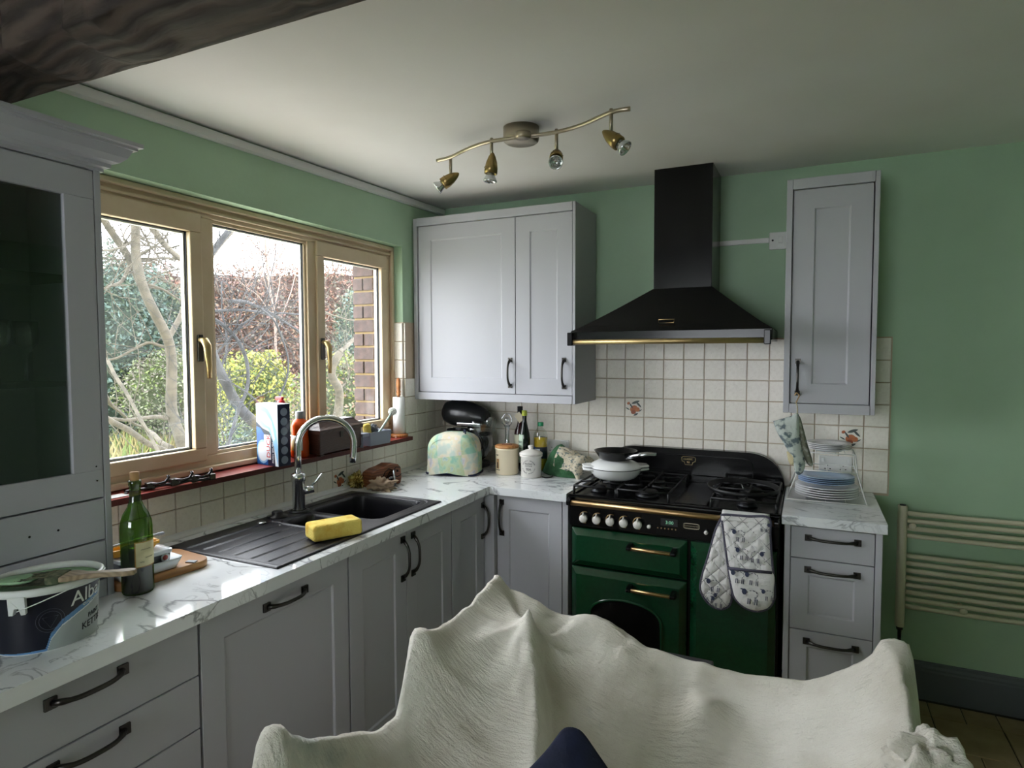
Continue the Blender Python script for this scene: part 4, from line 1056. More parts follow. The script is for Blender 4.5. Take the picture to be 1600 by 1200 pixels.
b = B(); b.T = TFb; add_text(b, 'FRESH BRUSH', .0145, lambda x,y,z: (wu*.80-y, hb*.05+x*1.0, .0016+z)); b.build('product_lettering', 'box_white', bxo)
TSb = axisT(q0+U_*wu, V_, (0,0,1), U_)
for k in range(6):
    cz = hb*(.10+.155*k)
    decal('side_icon', [(wv*.5+.017*math.cos(a), cz+.017*math.sin(a)) for a in [2*PI*i/18 for i in range(18)]], 'icon_grey', .0006, None, TSb)
B_ = B(); B_.T = axisT(q0, U_, V_, (0,0,1)); B_.box(.001,wu-.001,.001,wv-.001,hb,hb+.0008); B_.build('top_flap', 'box_white', r)

mat('yellow_bottle', '#e2c21e', .35); mat('red_cap', '#d43a3a', .35); mat('orange_plastic', '#e0561a', .3); mat('grey_cap', '#8b8f96', .4)
px_ = Pt(441,727,0,-.03); x_, y_ = -.035, -1.345
r = thing('spray_bottle', 'yellow cleaner bottle with red cap behind the blue box', 'bottle', (x_,y_,ZS))
B().lathe([(0,0),(.030,0),(.034,.006),(.034,.15),(.030,.185),(.014,.215),(.013,.235)], (x_,y_,ZS), 24).build('body', 'yellow_bottle', r)
b = B().lathe([(.016,.235),(.017,.262),(.010,.270),(0,.271)], (x_,y_,ZS), 16); b.build('cap', 'red_cap', r)
B().box(x_-.03,x_+.012,y_-.008,y_+.008,ZS+.266,ZS+.283).build('spout', 'red_cap', r, bevel=.005)
x_, y_ = -.008, -1.262
r = thing('cleaner_bottle', 'orange plastic bottle with grey cap behind the tap', 'bottle', (x_,y_,ZS))
B().lathe([(0,0),(.034,0),(.039,.006),(.040,.06),(.036,.105),(.039,.145),(.030,.168),(.017,.178),(.016,.190)], (x_,y_,ZS), 28).build('body', 'orange_plastic', r)
B().lathe([(.0185,.178),(.0185,.208),(.016,.211),(0,.211)], (x_,y_,ZS), 20).build('cap', 'grey_cap', r)
B().lathe([(.0402,.035),(.0405,.06),(.0392,.080),(.0368,.103)], (x_,y_,ZS), 14, a0=math.radians(-130), a1=math.radians(-30)).build('label', 'box_white', r, solid=.0005)
# carved wooden chest
mat_wood('chest_wood', '#432a22', '#38221b', 40, .4, 'Y', 8, .15); 
q0 = Pt(500.5,714.5,2,ZS); q1 = Pt(565,699.5,2,ZS)
U_ = Vector((q1.x-q0.x,q1.y-q0.y,0)); wu = U_.length; U_.normalize(); V_ = Vector((-U_.y,U_.x,0)); wv = .115
r = thing('wooden_chest', 'dark carved wooden chest with sloped lid on the window sill', 'chest', tuple(q0))
Tc = axisT((q0.x,q0.y,ZS), U_, V_, (0,0,1))
b = B(); b.T = Tc; b.box(0,wu,0,wv,.010,.105); b.build('body', 'chest_wood', r, bevel=.004)
b = B(); b.T = Tc
lv = [(-.006,.104),(-.008,.122),(.004,.130),(.024,.150),(.028,.158)]
rows = [[(o,o,z),(wu-o,o,z),(wu-o,wv-o,z),(o,wv-o,z)] for o,z in lv]
for a, c in zip(rows, rows[1:]):
    for k in range(4): b.add([a[k],a[(k+1) % 4],c[(k+1) % 4],c[k]], [(0,1,2,3)])
b.add(rows[0], [(3,2,1,0)]); b.add(rows[-1], [(0,1,2,3)]); o = b.build('lid', 'chest_wood', r)
bm = bmesh.new(); bm.from_mesh(o.data); bmesh.ops.remove_doubles(bm, verts=bm.verts, dist=1e-5); bmesh.ops.recalc_face_normals(bm, faces=bm.faces); bm.to_mesh(o.data); bm.free()
for u in (.006,wu-.030):
    for v in (.004,wv-.026):
        b = B(); b.T = Tc; b.box(u,u+.024,v,v+.022,0,.011); b.build('foot', 'chest_wood', r, bevel=.003)
b = B(); b.T = Tc; b.box(wu*.5-.012,wu*.5+.012,-.004,.0,.075,.112); b.build('clasp', 'pewter', r, bevel=.002)
# grey sink caddy with sponge, scourer and brush
mat('caddy_grey', '#7d8391', .5); mat('scourer', '#8e9194', .3, .9)
q0 = Pt(579,697.5,2,ZS); q1 = Pt(614.5,690.5,2,ZS); U_ = Vector((q1.x-q0.x,q1.y-q0.y,0)); U_.normalize(); V_ = Vector((-U_.y,U_.x,0)); wu, wv = .155, .085
r = thing('sink_caddy', 'grey plastic sink caddy at the end of the window sill', 'caddy', tuple(q0))
Tc = axisT((q0.x,q0.y,ZS), U_, V_, (0,0,1))
b = B(); b.T = Tc
def tray(b, u0, u1, v0, v1, z0, z1, t, out=.006):
    a = [(u0,v0),(u1,v0),(u1,v1),(u0,v1)]; o = [(u0-out,v0-out),(u1+out,v0-out),(u1+out,v1+out),(u0-out,v1+out)]
    oi = [(u0-out+t,v0-out+t),(u1+out-t,v0-out+t),(u1+out-t,v1+out-t),(u0-out+t,v1+out-t)]; ai = [(u0+t,v0+t),(u1-t,v0+t),(u1-t,v1-t),(u0+t,v1-t)]
    vs = [(x,y,z0) for x,y in a]+[(x,y,z1) for x,y in o]+[(x,y,z1) for x,y in oi]+[(x,y,z0+t) for x,y in ai]
    fs = [(3,2,1,0),(12,13,14,15)]
    for k in range(3):
        for i in range(4): fs.append((k*4+i,k*4+(i+1) % 4,(k+1)*4+(i+1) % 4,(k+1)*4+i))
    b.add(vs, fs, False)
tray(b, 0, wu, 0, wv, .0, .070, .003); b.build('tray', 'caddy_grey', r, bevel=.002)
b = B(); b.T = Tc; b.box(-.058,-.008,.0,.030,.052,.070); b.box(-.058,-.050,.0,.030,.0,.053); b.build('side_rest', 'caddy_grey', r, bevel=.003)
pc = Tc @ Vector((.028,.035,.0))
sponge('sponge', 'small yellow sponge standing in the grey caddy', (pc.x,pc.y), math.atan2(U_.y,U_.x)+.3, .055, .028, ZS+.0045, .108, tilt=-.12)
pc = Tc @ Vector((.070,.045,.0))
r = thing('scourer', 'wiry metal scourer resting in the grey caddy', 'scourer', (pc.x,pc.y,ZS+.05))
b = B(); pts = []
for i in range(260):
    a = i*2.399; z = -1+2*((i*.618) % 1); rr = math.sqrt(max(0,1-z*z)); pts.append((pc.x+.026*rr*math.cos(a*1.3), pc.y+.026*rr*math.sin(a*1.7), ZS+.082+.026*z))
b.tube(pts, .0009, 4); b.build('wire_ball', 'scourer', r)
mat('brush_white', '#dfe2dc', .6); mat('brush_green', '#a9b8ac', .5)
pc = Tc @ Vector((.085,.055,.012)); pe = Tc @ Vector((.205,.030,.150))
r = thing('dish_brush', 'pale dish brush leaning out of the grey caddy', 'dish brush', tuple(pc))
B().tube([pc, pc.lerp(pe,.5), pe], [.007,.0065,.006], 10).build('handle', 'brush_green', r)
dr = (pe-pc).normalized(); hd = pe+dr*.012
b = B(); b.T = Matrix.Translation(hd) @ Vector((.55,-.75,-.2)).to_track_quat('Z','Y').to_matrix().to_4x4()
b.lathe([(0,-.010),(.020,-.010),(.023,-.004),(.021,.002),(0,.002)], (0,0,0), 16); hb_ = b.build('brush_head', 'brush_white', r)
b = B(); b.T = Matrix.Translation(hd) @ Vector((.55,-.75,-.2)).to_track_quat('Z','Y').to_matrix().to_4x4()
for i in range(44):
    a = i*2.399; rr = .019*math.sqrt(i/44); b.tube([(rr*math.cos(a),rr*math.sin(a),0),(rr*1.35*math.cos(a),rr*1.35*math.sin(a),.022)], .0014, 4)
b.build('bristles', 'brush_white', hb_)['kind'] = 'stuff'
# paper roll holder
x_, y_ = -.005, -.497
mat_wood('pole_wood', '#b97a45', '#9c5f30', 30, .4, 'Z', 2); mat('kitchen_paper', '#e4e5e2', .9, bump=(50,.2), var=(26,'#d6ddd2',.55,.7))
r = thing('paper_roll_holder', 'wooden kitchen roll holder with a nearly used white roll on the sill', 'kitchen roll', (x_,y_,ZS))
B().lathe([(0,0),(.050,0),(.052,.006),(.050,.014),(.044,.018),(0,.018)], (x_,y_,ZS), 28).build('base', 'pole_wood', r)
B().lathe([(.008,.018),(.008,.236),(.013,.238),(.013,.244),(.010,.248),(.013,.253),(.013,.258),(.0105,.264),(.0125,.285),(.0125,.318),(.010,.330),(.005,.335),(0,.3355)], (x_,y_,ZS), 18).build('pole', 'pole_wood', r)
B().lathe([(.012,.019),(.033,.019),(.033,.226),(.012,.226)], (x_,y_,ZS), 28).build('paper_roll', 'kitchen_paper', r)
# hook rail lying on the sill and a white card
mat('dark_chrome', '#4d4a4c', .2, 1)
q0 = Pt(196,771,2,ZS+.004); q1 = Pt(331,748,2,ZS+.006)
r = thing('hook_rail', 'dark metal rail with three coat hooks lying on the window sill', 'hook rail', tuple(q0))
U_ = q1-q0; L_ = U_.length; U_.normalize(); N_ = Vector((-U_.y,U_.x,0)); Tc = axisT((q0.x,q0.y,ZS), U_, N_, (0,0,1))
b = B(); b.T = Tc; b.tube([(L_*i/24, .010*math.sin(PI*i/24), .008+.002*math.sin(i*.8)) for i in range(25)], [.0075 if i in (0,24) else .006 for i in range(25)], 8, flat=1.4); b.build('rail', 'dark_chrome', r)
for u in (L_*.28, L_*.56, L_*.80):
    b = B(); b.T = Tc; b.box(u-.014,u+.014,.0,.026,.001,.026); pl = b.build('hook_plate', 'pewter', r, bevel=.004)
    b = B(); b.T = Tc; b.tube([(u,.006,.022),(u+.020,-.006,.018),(u+.042,-.010,.022),(u+.056,-.006,.036),(u+.054,-.002,.044)], [.006,.0055,.005,.005,.006], 8); b.build('hook', 'dark_chrome', pl)
b = B(); b.T = Tc; b.box(L_-.012,L_+.012,-.010,.020,.0,.024); b.build('end_block', 'pewter', r, bevel=.004)
q0 = Pt(190,776,2,ZS)
b = B(); rbox(b, (.012,-2.135), 1.5, .085, .050, ZS, ZS+.002); tag(b.build('card', 'white_gloss'), 'blank white card on the near end of the window sill', 'card')
# ------------------------------------------------------------------ things in the corner and along the back
def fabric_mesh(b, fn, nu, nv): return b.grid(fn, nu, nv)
# carved brown block behind the sink
mat_wood('block_wood', '#7d4a2c', '#5c331d', 26, .45, 'Y', 3)
r = thing('carved_block', 'brown carved wooden block with scroll lines behind the sink', 'ornament', (.10,-.80,Z0))
q0 = Vector((.150,-.905)); an = math.radians(74)
prof = [(-.02,.0),(.165,.0),(.172,.03),(.168,.085),(.150,.103),(.10,.110),(.06,.098),(.02,.092),(-.015,.078),(-.030,.045)]
b = B(); b.T = Matrix.Translation((.118,-.915,Z0)) @ Matrix.Rotation(an,4,'Z')
b.prism([(u,v) for u,v in prof], -.035, .050, 'y'); o = b.build('block', 'block_wood', r, bevel=.010, bseg=4)
b = B(); b.T = Matrix.Translation((.118,-.915,Z0)) @ Matrix.Rotation(an,4,'Z')
for path in ([(.055,.025),(.075,.050),(.095,.075)],[(.045,.04),(.06,.072),(.085,.088),(.115,.075),(.13,.09),(.16,.085)],[(.075,.045),(.11,.055),(.14,.04),(.165,.05)]):
    b.tube([(u,-.0355,v) for u,v in path], .0022, 5)
for u, v in ((.03,.045),(.14,.07),(.10,.03)): b.sphere((u,-.036,v), .006, 8, 6)
b.build('scroll_lines', 'dark_gap', r)
# crumpled gold foil and a rag
def crumple(name, label, cat, c, rad, m, seed, amp=.5, sub=1, flat=1.0):
    b = B(); n1, n2 = 36, 22; sd = Vector((seed, seed*1.7, 0))
    def f(u, v):
        a = 2*PI*u; p = -PI/2+PI*v; d = Vector((math.cos(p)*math.cos(a), math.cos(p)*math.sin(a), math.sin(p)))
        k = 1+amp*(abs(mnoise.noise(d*2.2+sd))*1.6-.35)+amp*.5*(abs(mnoise.noise(d*5+sd))*1.4-.3)
        return (c[0]+d.x*rad[0]*k, c[1]+d.y*rad[1]*k, max(Z0, c[2]+d.z*rad[2]*k*flat))
    b.grid(f, n1, n2, wrap=True, smooth=False if sub == 0 else True); o = b.build(name, m); return tag(o, label, cat)
mat('gold_foil', '#b9a763', .25, .8, var=(26,'#6e6234',.45,.65)); mat('rag_beige', '#b39c85', .95, bump=(90,.3), var=(12,'#a08a76',.4,.7))
p_ = Pt(561,762,2,Z0); crumple('foil_wrapper', 'crumpled gold foil wrapper at the back of the sink', 'wrapper', (p_.x-.01,p_.y+.01,Z0+.030), (.040,.040,.036), 'gold_foil', 3, .7, 0)
p_ = Pt(594,766,2,Z0); crumple('cleaning_rag', 'crumpled beige cleaning rag beside the gold foil', 'cloth', (p_.x-.005,p_.y+.02,Z0+.020), (.060,.050,.032), 'rag_beige', 9, .8)
p_ = Pt(614,759,2,Z0)
r = thing('sink_strainer', 'metal sink strainer standing on its edge against the rag', 'strainer', (p_.x,p_.y,Z0))
b = B(); b.T = Matrix.Translation((p_.x,p_.y+.01,Z0+.042)) @ Vector((.80,.55,.12)).to_track_quat('Z','Y').to_matrix().to_4x4()
b.lathe([(0,-.004),(.036,-.004),(.0415,.0),(.0415,.005),(.034,.008),(.02,.004),(0,.004)], (0,0,0), 28); b.build('disc', 'steel', r)
b = B(); b.T = Matrix.Translation((p_.x,p_.y+.01,Z0+.042)) @ Vector((.80,.55,.12)).to_track_quat('Z','Y').to_matrix().to_4x4()
b.lathe([(.008,-.004),(.007,-.030),(.016,-.034),(.016,-.042),(0,-.043)], (0,0,0), 16); b.build('stem', 'steel', r)

# quilted toaster cover
def mat_quilt():
    m = bpy.data.materials.new('patchwork'); m.use_nodes = True; MATS['patchwork'] = m
    N = m.node_tree.nodes; L = m.node_tree.links; bs = N['Principled BSDF']; bs.inputs['Roughness'].default_value = .9
    tc = N.new('ShaderNodeTexCoord'); mp = N.new('ShaderNodeMapping'); mp.inputs['Rotation'].default_value = (0,.15,0); mp.inputs['Location'].default_value = (.02,0,.03); L.new(tc.outputs['Object'], mp.inputs['Vector'])
    ch = N.new('ShaderNodeTexChecker'); ch.inputs['Scale'].default_value = 7.5; ch.inputs['Color1'].default_value = hexc('#9cc4b0'); ch.inputs['Color2'].default_value = hexc('#d9d2cf'); L.new(mp.outputs['Vector'], ch.inputs['Vector'])
    n = N.new('ShaderNodeTexNoise'); n.inputs['Scale'].default_value = 17; n.inputs['Detail'].default_value = 5; L.new(tc.outputs['Object'], n.inputs['Vector'])
    rp = N.new('ShaderNodeValToRGB'); L.new(n.outputs['Fac'], rp.inputs['Fac'])
    e = rp.color_ramp.elements; e[0].position = .40; e[0].color = hexc('#86b8a4'); e[1].position = .68; e[1].color = hexc('#8f93ad')
    k = e.new(.50); k.color = hexc('#d9d3a6'); k = e.new(.57); k.color = hexc('#d3bf72'); k = e.new(.62); k.color = hexc('#cfc9c9')
    mx = N.new('ShaderNodeMix'); mx.data_type = 'RGBA'; mx.inputs['Factor'].default_value = .45; L.new(ch.outputs['Color'], mx.inputs['A']); L.new(rp.outputs['Color'], mx.inputs['B'])
    n2 = N.new('ShaderNodeTexNoise'); n2.inputs['Scale'].default_value = 4; L.new(tc.outputs['Object'], n2.inputs['Vector'])
    bp = N.new('ShaderNodeBump'); bp.inputs['Strength'].default_value = .3; bp.inputs['Distance'].default_value = .02; L.new(n2.outputs['Fac'], bp.inputs['Height']); L.new(bp.outputs['Normal'], bs.inputs['Normal'])
    L.new(mx.outputs['Result'], bs.inputs['Base Color'])
mat_quilt(); mat('navy_piping', '#1d2440', .8)
tcx, tcy, tan_ = .300, -.395, math.radians(10)
r = thing('toaster_cover', 'pastel patchwork toaster cover in the worktop corner', 'toaster cover', (tcx,tcy,Z0))
def cover(u, v):
    a = PI*u                      # arch from left foot over the top to right foot
    ca, sa = math.cos(a), math.sin(a)
    hx = -.150*math.copysign(abs(ca)**.55, ca); hz = .232*abs(sa)**.60
    w = (2*v-1); pinch = math.sqrt(max(0, 1-abs(w)**3.2))
    px = hx*(.80+.20*pinch); pz = hz*(.86+.14*pinch); py = .090*w
    n = mnoise.noise(Vector((px*9, py*9, pz*9)))*.007
    return rot_pt((tcx,tcy), tan_, px+n, py+n, Z0+pz)
b = B().grid(cover, 48, 16)
for w in (0, 1):    # front and back panels, puffed
    def panel(u, v, w=w):
        p = Vector(cover(u, w)); c = Vector(rot_pt((tcx,tcy), tan_, 0, .090*(2*w-1)*1.0, Z0+.10*v)); q = p.lerp(Vector((c.x,c.y,Z0+.02)), v)
        puff = .026*math.sin(PI*min(1,v*1.0+.0)**.7/1.6)
        nn = mnoise.noise(q*11)*.007
        return q+Vector((-math.sin(tan_),math.cos(tan_),0))*(puff+nn)*(2*w-1)
    b.grid(panel, 48, 14)
b.build('quilted_shell', 'patchwork', r)
hem = [rot_pt((tcx,tcy),tan_,u,v,Z0+.006) for u,v in rrect(-.144,.144,-.088,.088,.03,4)]
B().tube(hem, .006, 6, closed=True).build('hem', 'navy_piping', r)
tp = Vector(cover(.58,.45))
B().tube([tp+Vector((-.012,0,-.002)),tp+Vector((-.005,-.006,.018)),tp+Vector((.004,-.010,.018)),tp+Vector((.008,-.016,-.004))], .004, 6).build('loop', 'navy_piping', r)

# stand mixer
mx0, my0 = .262, -.165
mat('mixer_black', '#17181a', .28)
r = thing('stand_mixer', 'black tilt-head stand mixer with steel bowl in the corner', 'stand mixer', (mx0,my0,Z0))
b = B(); b.prism([(x+mx0,y+my0) for x,y in rrect(-.155,.125,-.085,.085,.06,6)], Z0, Z0+.030, 'z', True); b.build('foot', 'mixer_black', r, bevel=.010, bseg=3)
def ped(u, v):
    z = .028+.190*v; w = .060-.012*math.sin(PI*v); d = .052-.010*math.sin(PI*v); a = 2*PI*u
    cx = -.095+.015*v
    return (mx0+cx+w*math.copysign(abs(math.cos(a))**.7,math.cos(a)), my0+d*math.copysign(abs(math.sin(a))**.7,math.sin(a)), Z0+z)
B().grid(ped, 28, 10, wrap=True).build('pedestal', 'mixer_black', r)
hp = [(-.172,.0),(-.168,.040),(-.148,.070),(-.10,.088),(-.03,.090),(.03,.082),(.08,.068),(.115,.054),(.130,.042),(.134,.0)]
def head(u, v):
    k = v*(len(hp)-1); i = min(int(k), len(hp)-2); t = k-i; x = hp[i][0]*(1-t)+hp[i+1][0]*t; rr = hp[i][1]*(1-t)+hp[i+1][1]*t
    a = 2*PI*u; return (mx0+x, my0+rr*.86*math.cos(a), Z0+.300+.012*x/.1*-.6+rr*(.98*math.sin(a) if math.sin(a) > 0 else .78*math.sin(a)))
B().grid(head, 32, 27, wrap=True).build('motor_head', 'mixer_black', r)
B().cyl((mx0+.125,my0,Z0+.272), (mx0+.146,my0,Z0+.270), .026, 20).build('attachment_hub', 'chrome', r)
band = B().box(mx0-.04,mx0+.118,my0-.0755,my0-.045,Z0+.246,Z0+.264); bo = band.build('trim_band', 'steel', r, bevel=.003)
b = B(); add_text(b, 'KitchenAid', .0155, lambda x,y,z: (mx0+.030+x,my0-.0759-z,Z0+.2500+y)); b.build('lettering', 'ink', bo)
B().lathe([(0,Z0+.238),(.040,Z0+.238),(.044,Z0+.222),(.040,Z0+.205),(.020,Z0+.198),(.012,Z0+.15)], (mx0+.040,my0,0), 24).build('beater_hub', 'steel', r)
B().lathe([(.040,Z0+.030),(.045,Z0+.040),(.072,Z0+.062),(.098,Z0+.100),(.108,Z0+.150),(.110,Z0+.192),(.113,Z0+.194),(.108,Z0+.192),(.104,Z0+.150),(.07,Z0+.068)], (mx0+.045,my0,0), 36).build('bowl', 'steel', r)
b = B(); b.grid(lambda u,v: (mx0+.045+(.113+.018*v)*math.cos(-1.2+2.2*u), my0+(.113+.018*v)*math.sin(-1.2+2.2*u), Z0+.196+.085*v), 14, 4); b.build('pouring_shield', 'clear_plastic', r, solid=.002)
cbl = [Vector((mx0+.10,my0-.10,Z0+.215)),Vector((mx0+.135,my0-.115,Z0+.190)),Vector((mx0+.150,my0-.10,Z0+.135)),Vector((mx0+.152,my0-.095,Z0+.09)),Vector((mx0+.140,my0-.095,Z0+.075)),Vector((mx0+.130,my0-.095,Z0+.10)),Vector((mx0+.145,my0-.09,Z0+.15)),Vector((mx0+.125,my0-.085,Z0+.195)),Vector((mx0+.09,my0-.07,Z0+.212))]
B().tube(catmull(cbl, 5), .004, 6).build('cable', 'black_plastic', r)

# ceramic jars
mat_wood('lid_wood', '#bb8450', '#a06c3c', 20, .5, 'X', 2)
x_, y_ = .578, -.292
r = thing('biscuit_jar', 'cream ceramic jar with a flat wooden lid', 'jar', (x_,y_,Z0))
B().lathe([(0,0),(.060,0),(.064,.004),(.064,.136),(.067,.138),(.067,.146),(.060,.147)], (x_,y_,Z0), 40).build('pot', 'cream_ceramic', r)
B().lathe([(0,.147),(.066,.147),(.068,.151),(.067,.158),(.062,.161),(0,.161)], (x_,y_,Z0), 40).build('lid', 'lid_wood', r)
B().box(x_-.030,x_+.030,y_-.006,y_+.006,Z0+.160,Z0+.166).build('lid_grip', 'block_wood', r, bevel=.002)
mat('picture_brown', '#9c7a50', .5)
b = B()
def cylp(c, rr, phi, z, g=0): return (c[0]+(rr+g)*math.sin(phi), c[1]-(rr+g)*math.cos(phi), Z0+z)
P0 = math.radians(-38)
b.grid(lambda u,v: cylp((x_,y_),.064,P0+.36*u,.034+.055*v,.0006), 6, 4); pj = b.build('picture', 'picture_brown', r)
b = B(); b.grid(lambda u,v: cylp((x_,y_),.064,P0+.10+.14*u,.038+.032*v,.0012), 4, 4); b.grid(lambda u,v: cylp((x_,y_),.064,P0-.05+.5*u,.026+.004*v,.0012), 8, 1); b.build('picture_figure', 'ink', pj)
b = B(); add_text(b, 'TEA', .020, lambda x,y,z: cylp((x_,y_),.064,P0-.05+x/.064,.102+y,.0008+z)) if False else [b.tube([cylp((x_,y_),.064,P0+.1*k,.108+.004*(k % 2),.001),cylp((x_,y_),.064,P0+.1*k+.06,.112-.005*(k % 2),.001)],.0016,4) for k in range(3)]
b.build('script_marks', 'ink', pj)
x_, y_ = .736, -.318
r = thing('tea_jar', 'white ceramic tea jar with domed lid and dark lettering', 'jar', (x_,y_,Z0))
B().lathe([(0,0),(.052,0),(.055,.003),(.0565,.108),(.062,.112),(.063,.120),(.058,.124)], (x_,y_,Z0), 40).build('pot', 'white_ceramic', r)
B().lathe([(.058,.122),(.064,.124),(.064,.130),(.052,.138),(.030,.147),(.014,.151),(.012,.156),(.016,.160),(.016,.168),(.010,.172),(0,.173)], (x_,y_,Z0), 36).build('lid', 'white_ceramic', r)
b = B(); c_ = (x_,y_)
for body, size, zz in (('TEA',.017,.042),('COTTAGE',.0085,.063),('Kitchen',.014,.074)):
    vs, fs = text_verts(body, size); wd = max(v[0] for v in vs); b.add([cylp(c_,.0555,math.radians(8)+(v[0]-wd/2)/.056,zz+v[1],.0008+v[2]) for v in vs], fs, False)
def arc_text(body, size, rad, a0, a1, cz, inside):
    n = len(body)
    for i, ch in enumerate(body):
        if ch == ' ': continue
        a = math.radians(a0+(a1-a0)*i/(n-1)); vs, fs = text_verts(ch, size); wd = max(v[0] for v in vs)
        rt = a-PI/2 if not inside else a+PI/2
        pts = []
        for v in vs:
            x, y = v[0]-wd/2, v[1]-size*.35; u = rad*math.cos(a)+x*math.cos(rt)-y*math.sin(rt); w = rad*math.sin(a)+x*math.sin(rt)+y*math.cos(rt)
            pts.append(cylp(c_,.0555,math.radians(8)+u/.056,cz+w,.0008+v[2]))
        b.add(pts, fs, False)
arc_text('FRESHLY GROUND', .0085, .036, 158, 22, .060, False); arc_text('FINEST QUALITY', .0085, .040, 205, 335, .066, True)
b.build('lettering', 'ink', r)

# bottles against the tiles
mat_pane('oil_plastic', tint=(.93,.95,.93,1), gloss=.12); mat('sunflower_oil', '#d3b22e', .1, spec=.6); mat('green_cap', '#2f9a6a', .4); mat('lime_cap', '#b7c24a', .4)
mat('oil_label', '#b9cdb9', .6); mat('blue_label', '#3b5f96', .5); mat('dark_label', '#2b3240', .5); mat('tag_card', '#c9bfa8', .8); mat('claret', '#2c1216', .12); mat('pale_label', '#b5b39c', .6)
x_, y_ = .523, -.175
r = thing('glass_decanter', 'clear glass decanter with stopper behind the cream jar', 'decanter', (x_,y_,Z0))
B().lathe([(0,.002),(.034,.0),(.038,.006),(.036,.040),(.028,.090),(.017,.140),(.013,.180),(.013,.240),(.018,.252),(.017,.254),(.011,.242),(.011,.180),(.015,.138),(.026,.090),(.034,.040),(.034,.008),(0,.006)], (x_,y_,Z0), 30).build('body', 'clear_glass', r)
b = B().sphere((x_,y_,Z0+.285), (.018,.018,.020), 16, 10); b.cyl((x_,y_,Z0+.245),(x_,y_,Z0+.27), .009, 12); b.build('stopper', 'clear_glass', r)
for s_ in (-1,1): B().tube([(x_+s_*.012,y_,Z0+.25),(x_+s_*.030,y_-.004,Z0+.268),(x_+s_*.032,y_-.004,Z0+.295),(x_+s_*.016,y_,Z0+.318),(x_+s_*.004,y_,Z0+.322)], .003, 6).build('wire_clip', 'chrome', r)
x_, y_ = .578, -.115
r = thing('tagged_bottle', 'dark red bottle with a diamond paper tag at its neck', 'bottle', (x_,y_,Z0))
B().lathe([(0,0),(.032,0),(.036,.005),(.036,.195),(.030,.225),(.018,.252),(.0145,.275),(.0145,.330)], (x_,y_,Z0), 30).build('glass', 'claret', r)
B().lathe([(.0155,.292),(.0158,.362),(.0,.363)], (x_,y_,Z0), 20).build('capsule', 'ink', r)
B().lathe([(.0365,.055),(.0365,.200)], (x_,y_,Z0), 14, a0=math.radians(-150), a1=math.radians(-70)).build('label', 'pale_label', r, solid=.0005)
b = B(); tx_, tz_ = x_+.010, Z0+.300
b.prism([(tx_-.036,tz_+.010),(tx_-.006,tz_+.034),(tx_+.028,tz_-.004),(tx_-.004,tz_-.034)], y_-.0225, y_-.0205, 'y'); b.build('paper_tag', 'tag_card', r)
x_, y_ = .640, -.190
r = thing('olive_oil_bottle', 'slim dark green olive oil bottle with lime cap', 'bottle', (x_,y_,Z0))
B().lathe([(0,0),(.028,0),(.032,.005),(.032,.185),(.029,.215),(.017,.265),(.0125,.290),(.0125,.335)], (x_,y_,Z0), 30).build('glass', 'bottle_dark', r)
B().lathe([(.0140,.318),(.0155,.322),(.0155,.332),(.0145,.334),(.0148,.347),(.0,.348)], (x_,y_,Z0), 20).build('cap', 'lime_cap', r)
lb = B().lathe([(.0324,.050),(.0324,.190),(.0300,.212)], (x_,y_,Z0), 14, a0=math.radians(-165), a1=math.radians(-80)).build('label', 'oil_label', r, solid=.0005)
b = B()
for zz, s in ((.185,.018),(.165,.012),(.150,.012),(.120,.012),(.105,.012)):
    vs, fs = text_verts('OLIO' if s > .015 else 'EXTRA', s); wd = max(v[0] for v in vs); b.add([cylp((x_,y_),.0324,math.radians(-33)+(v[0]-wd/2)*.75/.0324,zz+v[1]-.02,.0007+v[2]) for v in vs], fs, False)
b.build('lettering', 'ink', lb)
x_, y_ = .712, -.125
r = thing('sunflower_oil_bottle', 'clear plastic bottle of yellow sunflower oil with green cap', 'bottle', (x_,y_,Z0))
B().lathe([(0,0),(.038,0),(.041,.006),(.041,.060),(.0395,.065),(.041,.070),(.041,.200),(.038,.215),(.024,.238),(.0145,.246),(.0145,.262)], (x_,y_,Z0), 32).build('bottle', 'oil_plastic', r)
B().lathe([(0,.004),(.0385,.004),(.0385,.190),(0,.190)], (x_,y_,Z0), 32).build('oil', 'sunflower_oil', r)
B().lathe([(.0165,.256),(.0170,.274),(.0150,.277),(0,.277)], (x_,y_,Z0), 20).build('cap', 'green_cap', r)
lb = B().lathe([(.0416,.072),(.0416,.138)], (x_,y_,Z0), 20, a0=math.radians(-175), a1=math.radians(0)).build('label', 'dark_label', r, solid=.0005)
b = B(); b.grid(lambda u,v: cylp((x_,y_),.0416,-.95+.55*u,.100+.040*v,.0008), 6, 2); b.build('label_blue', 'blue_label', lb)
b = B(); b.grid(lambda u,v: cylp((x_,y_),.0416,-.45+.75*u,.082+.046*v,.0010), 6, 2); b.build('label_white', 'box_white', lb)

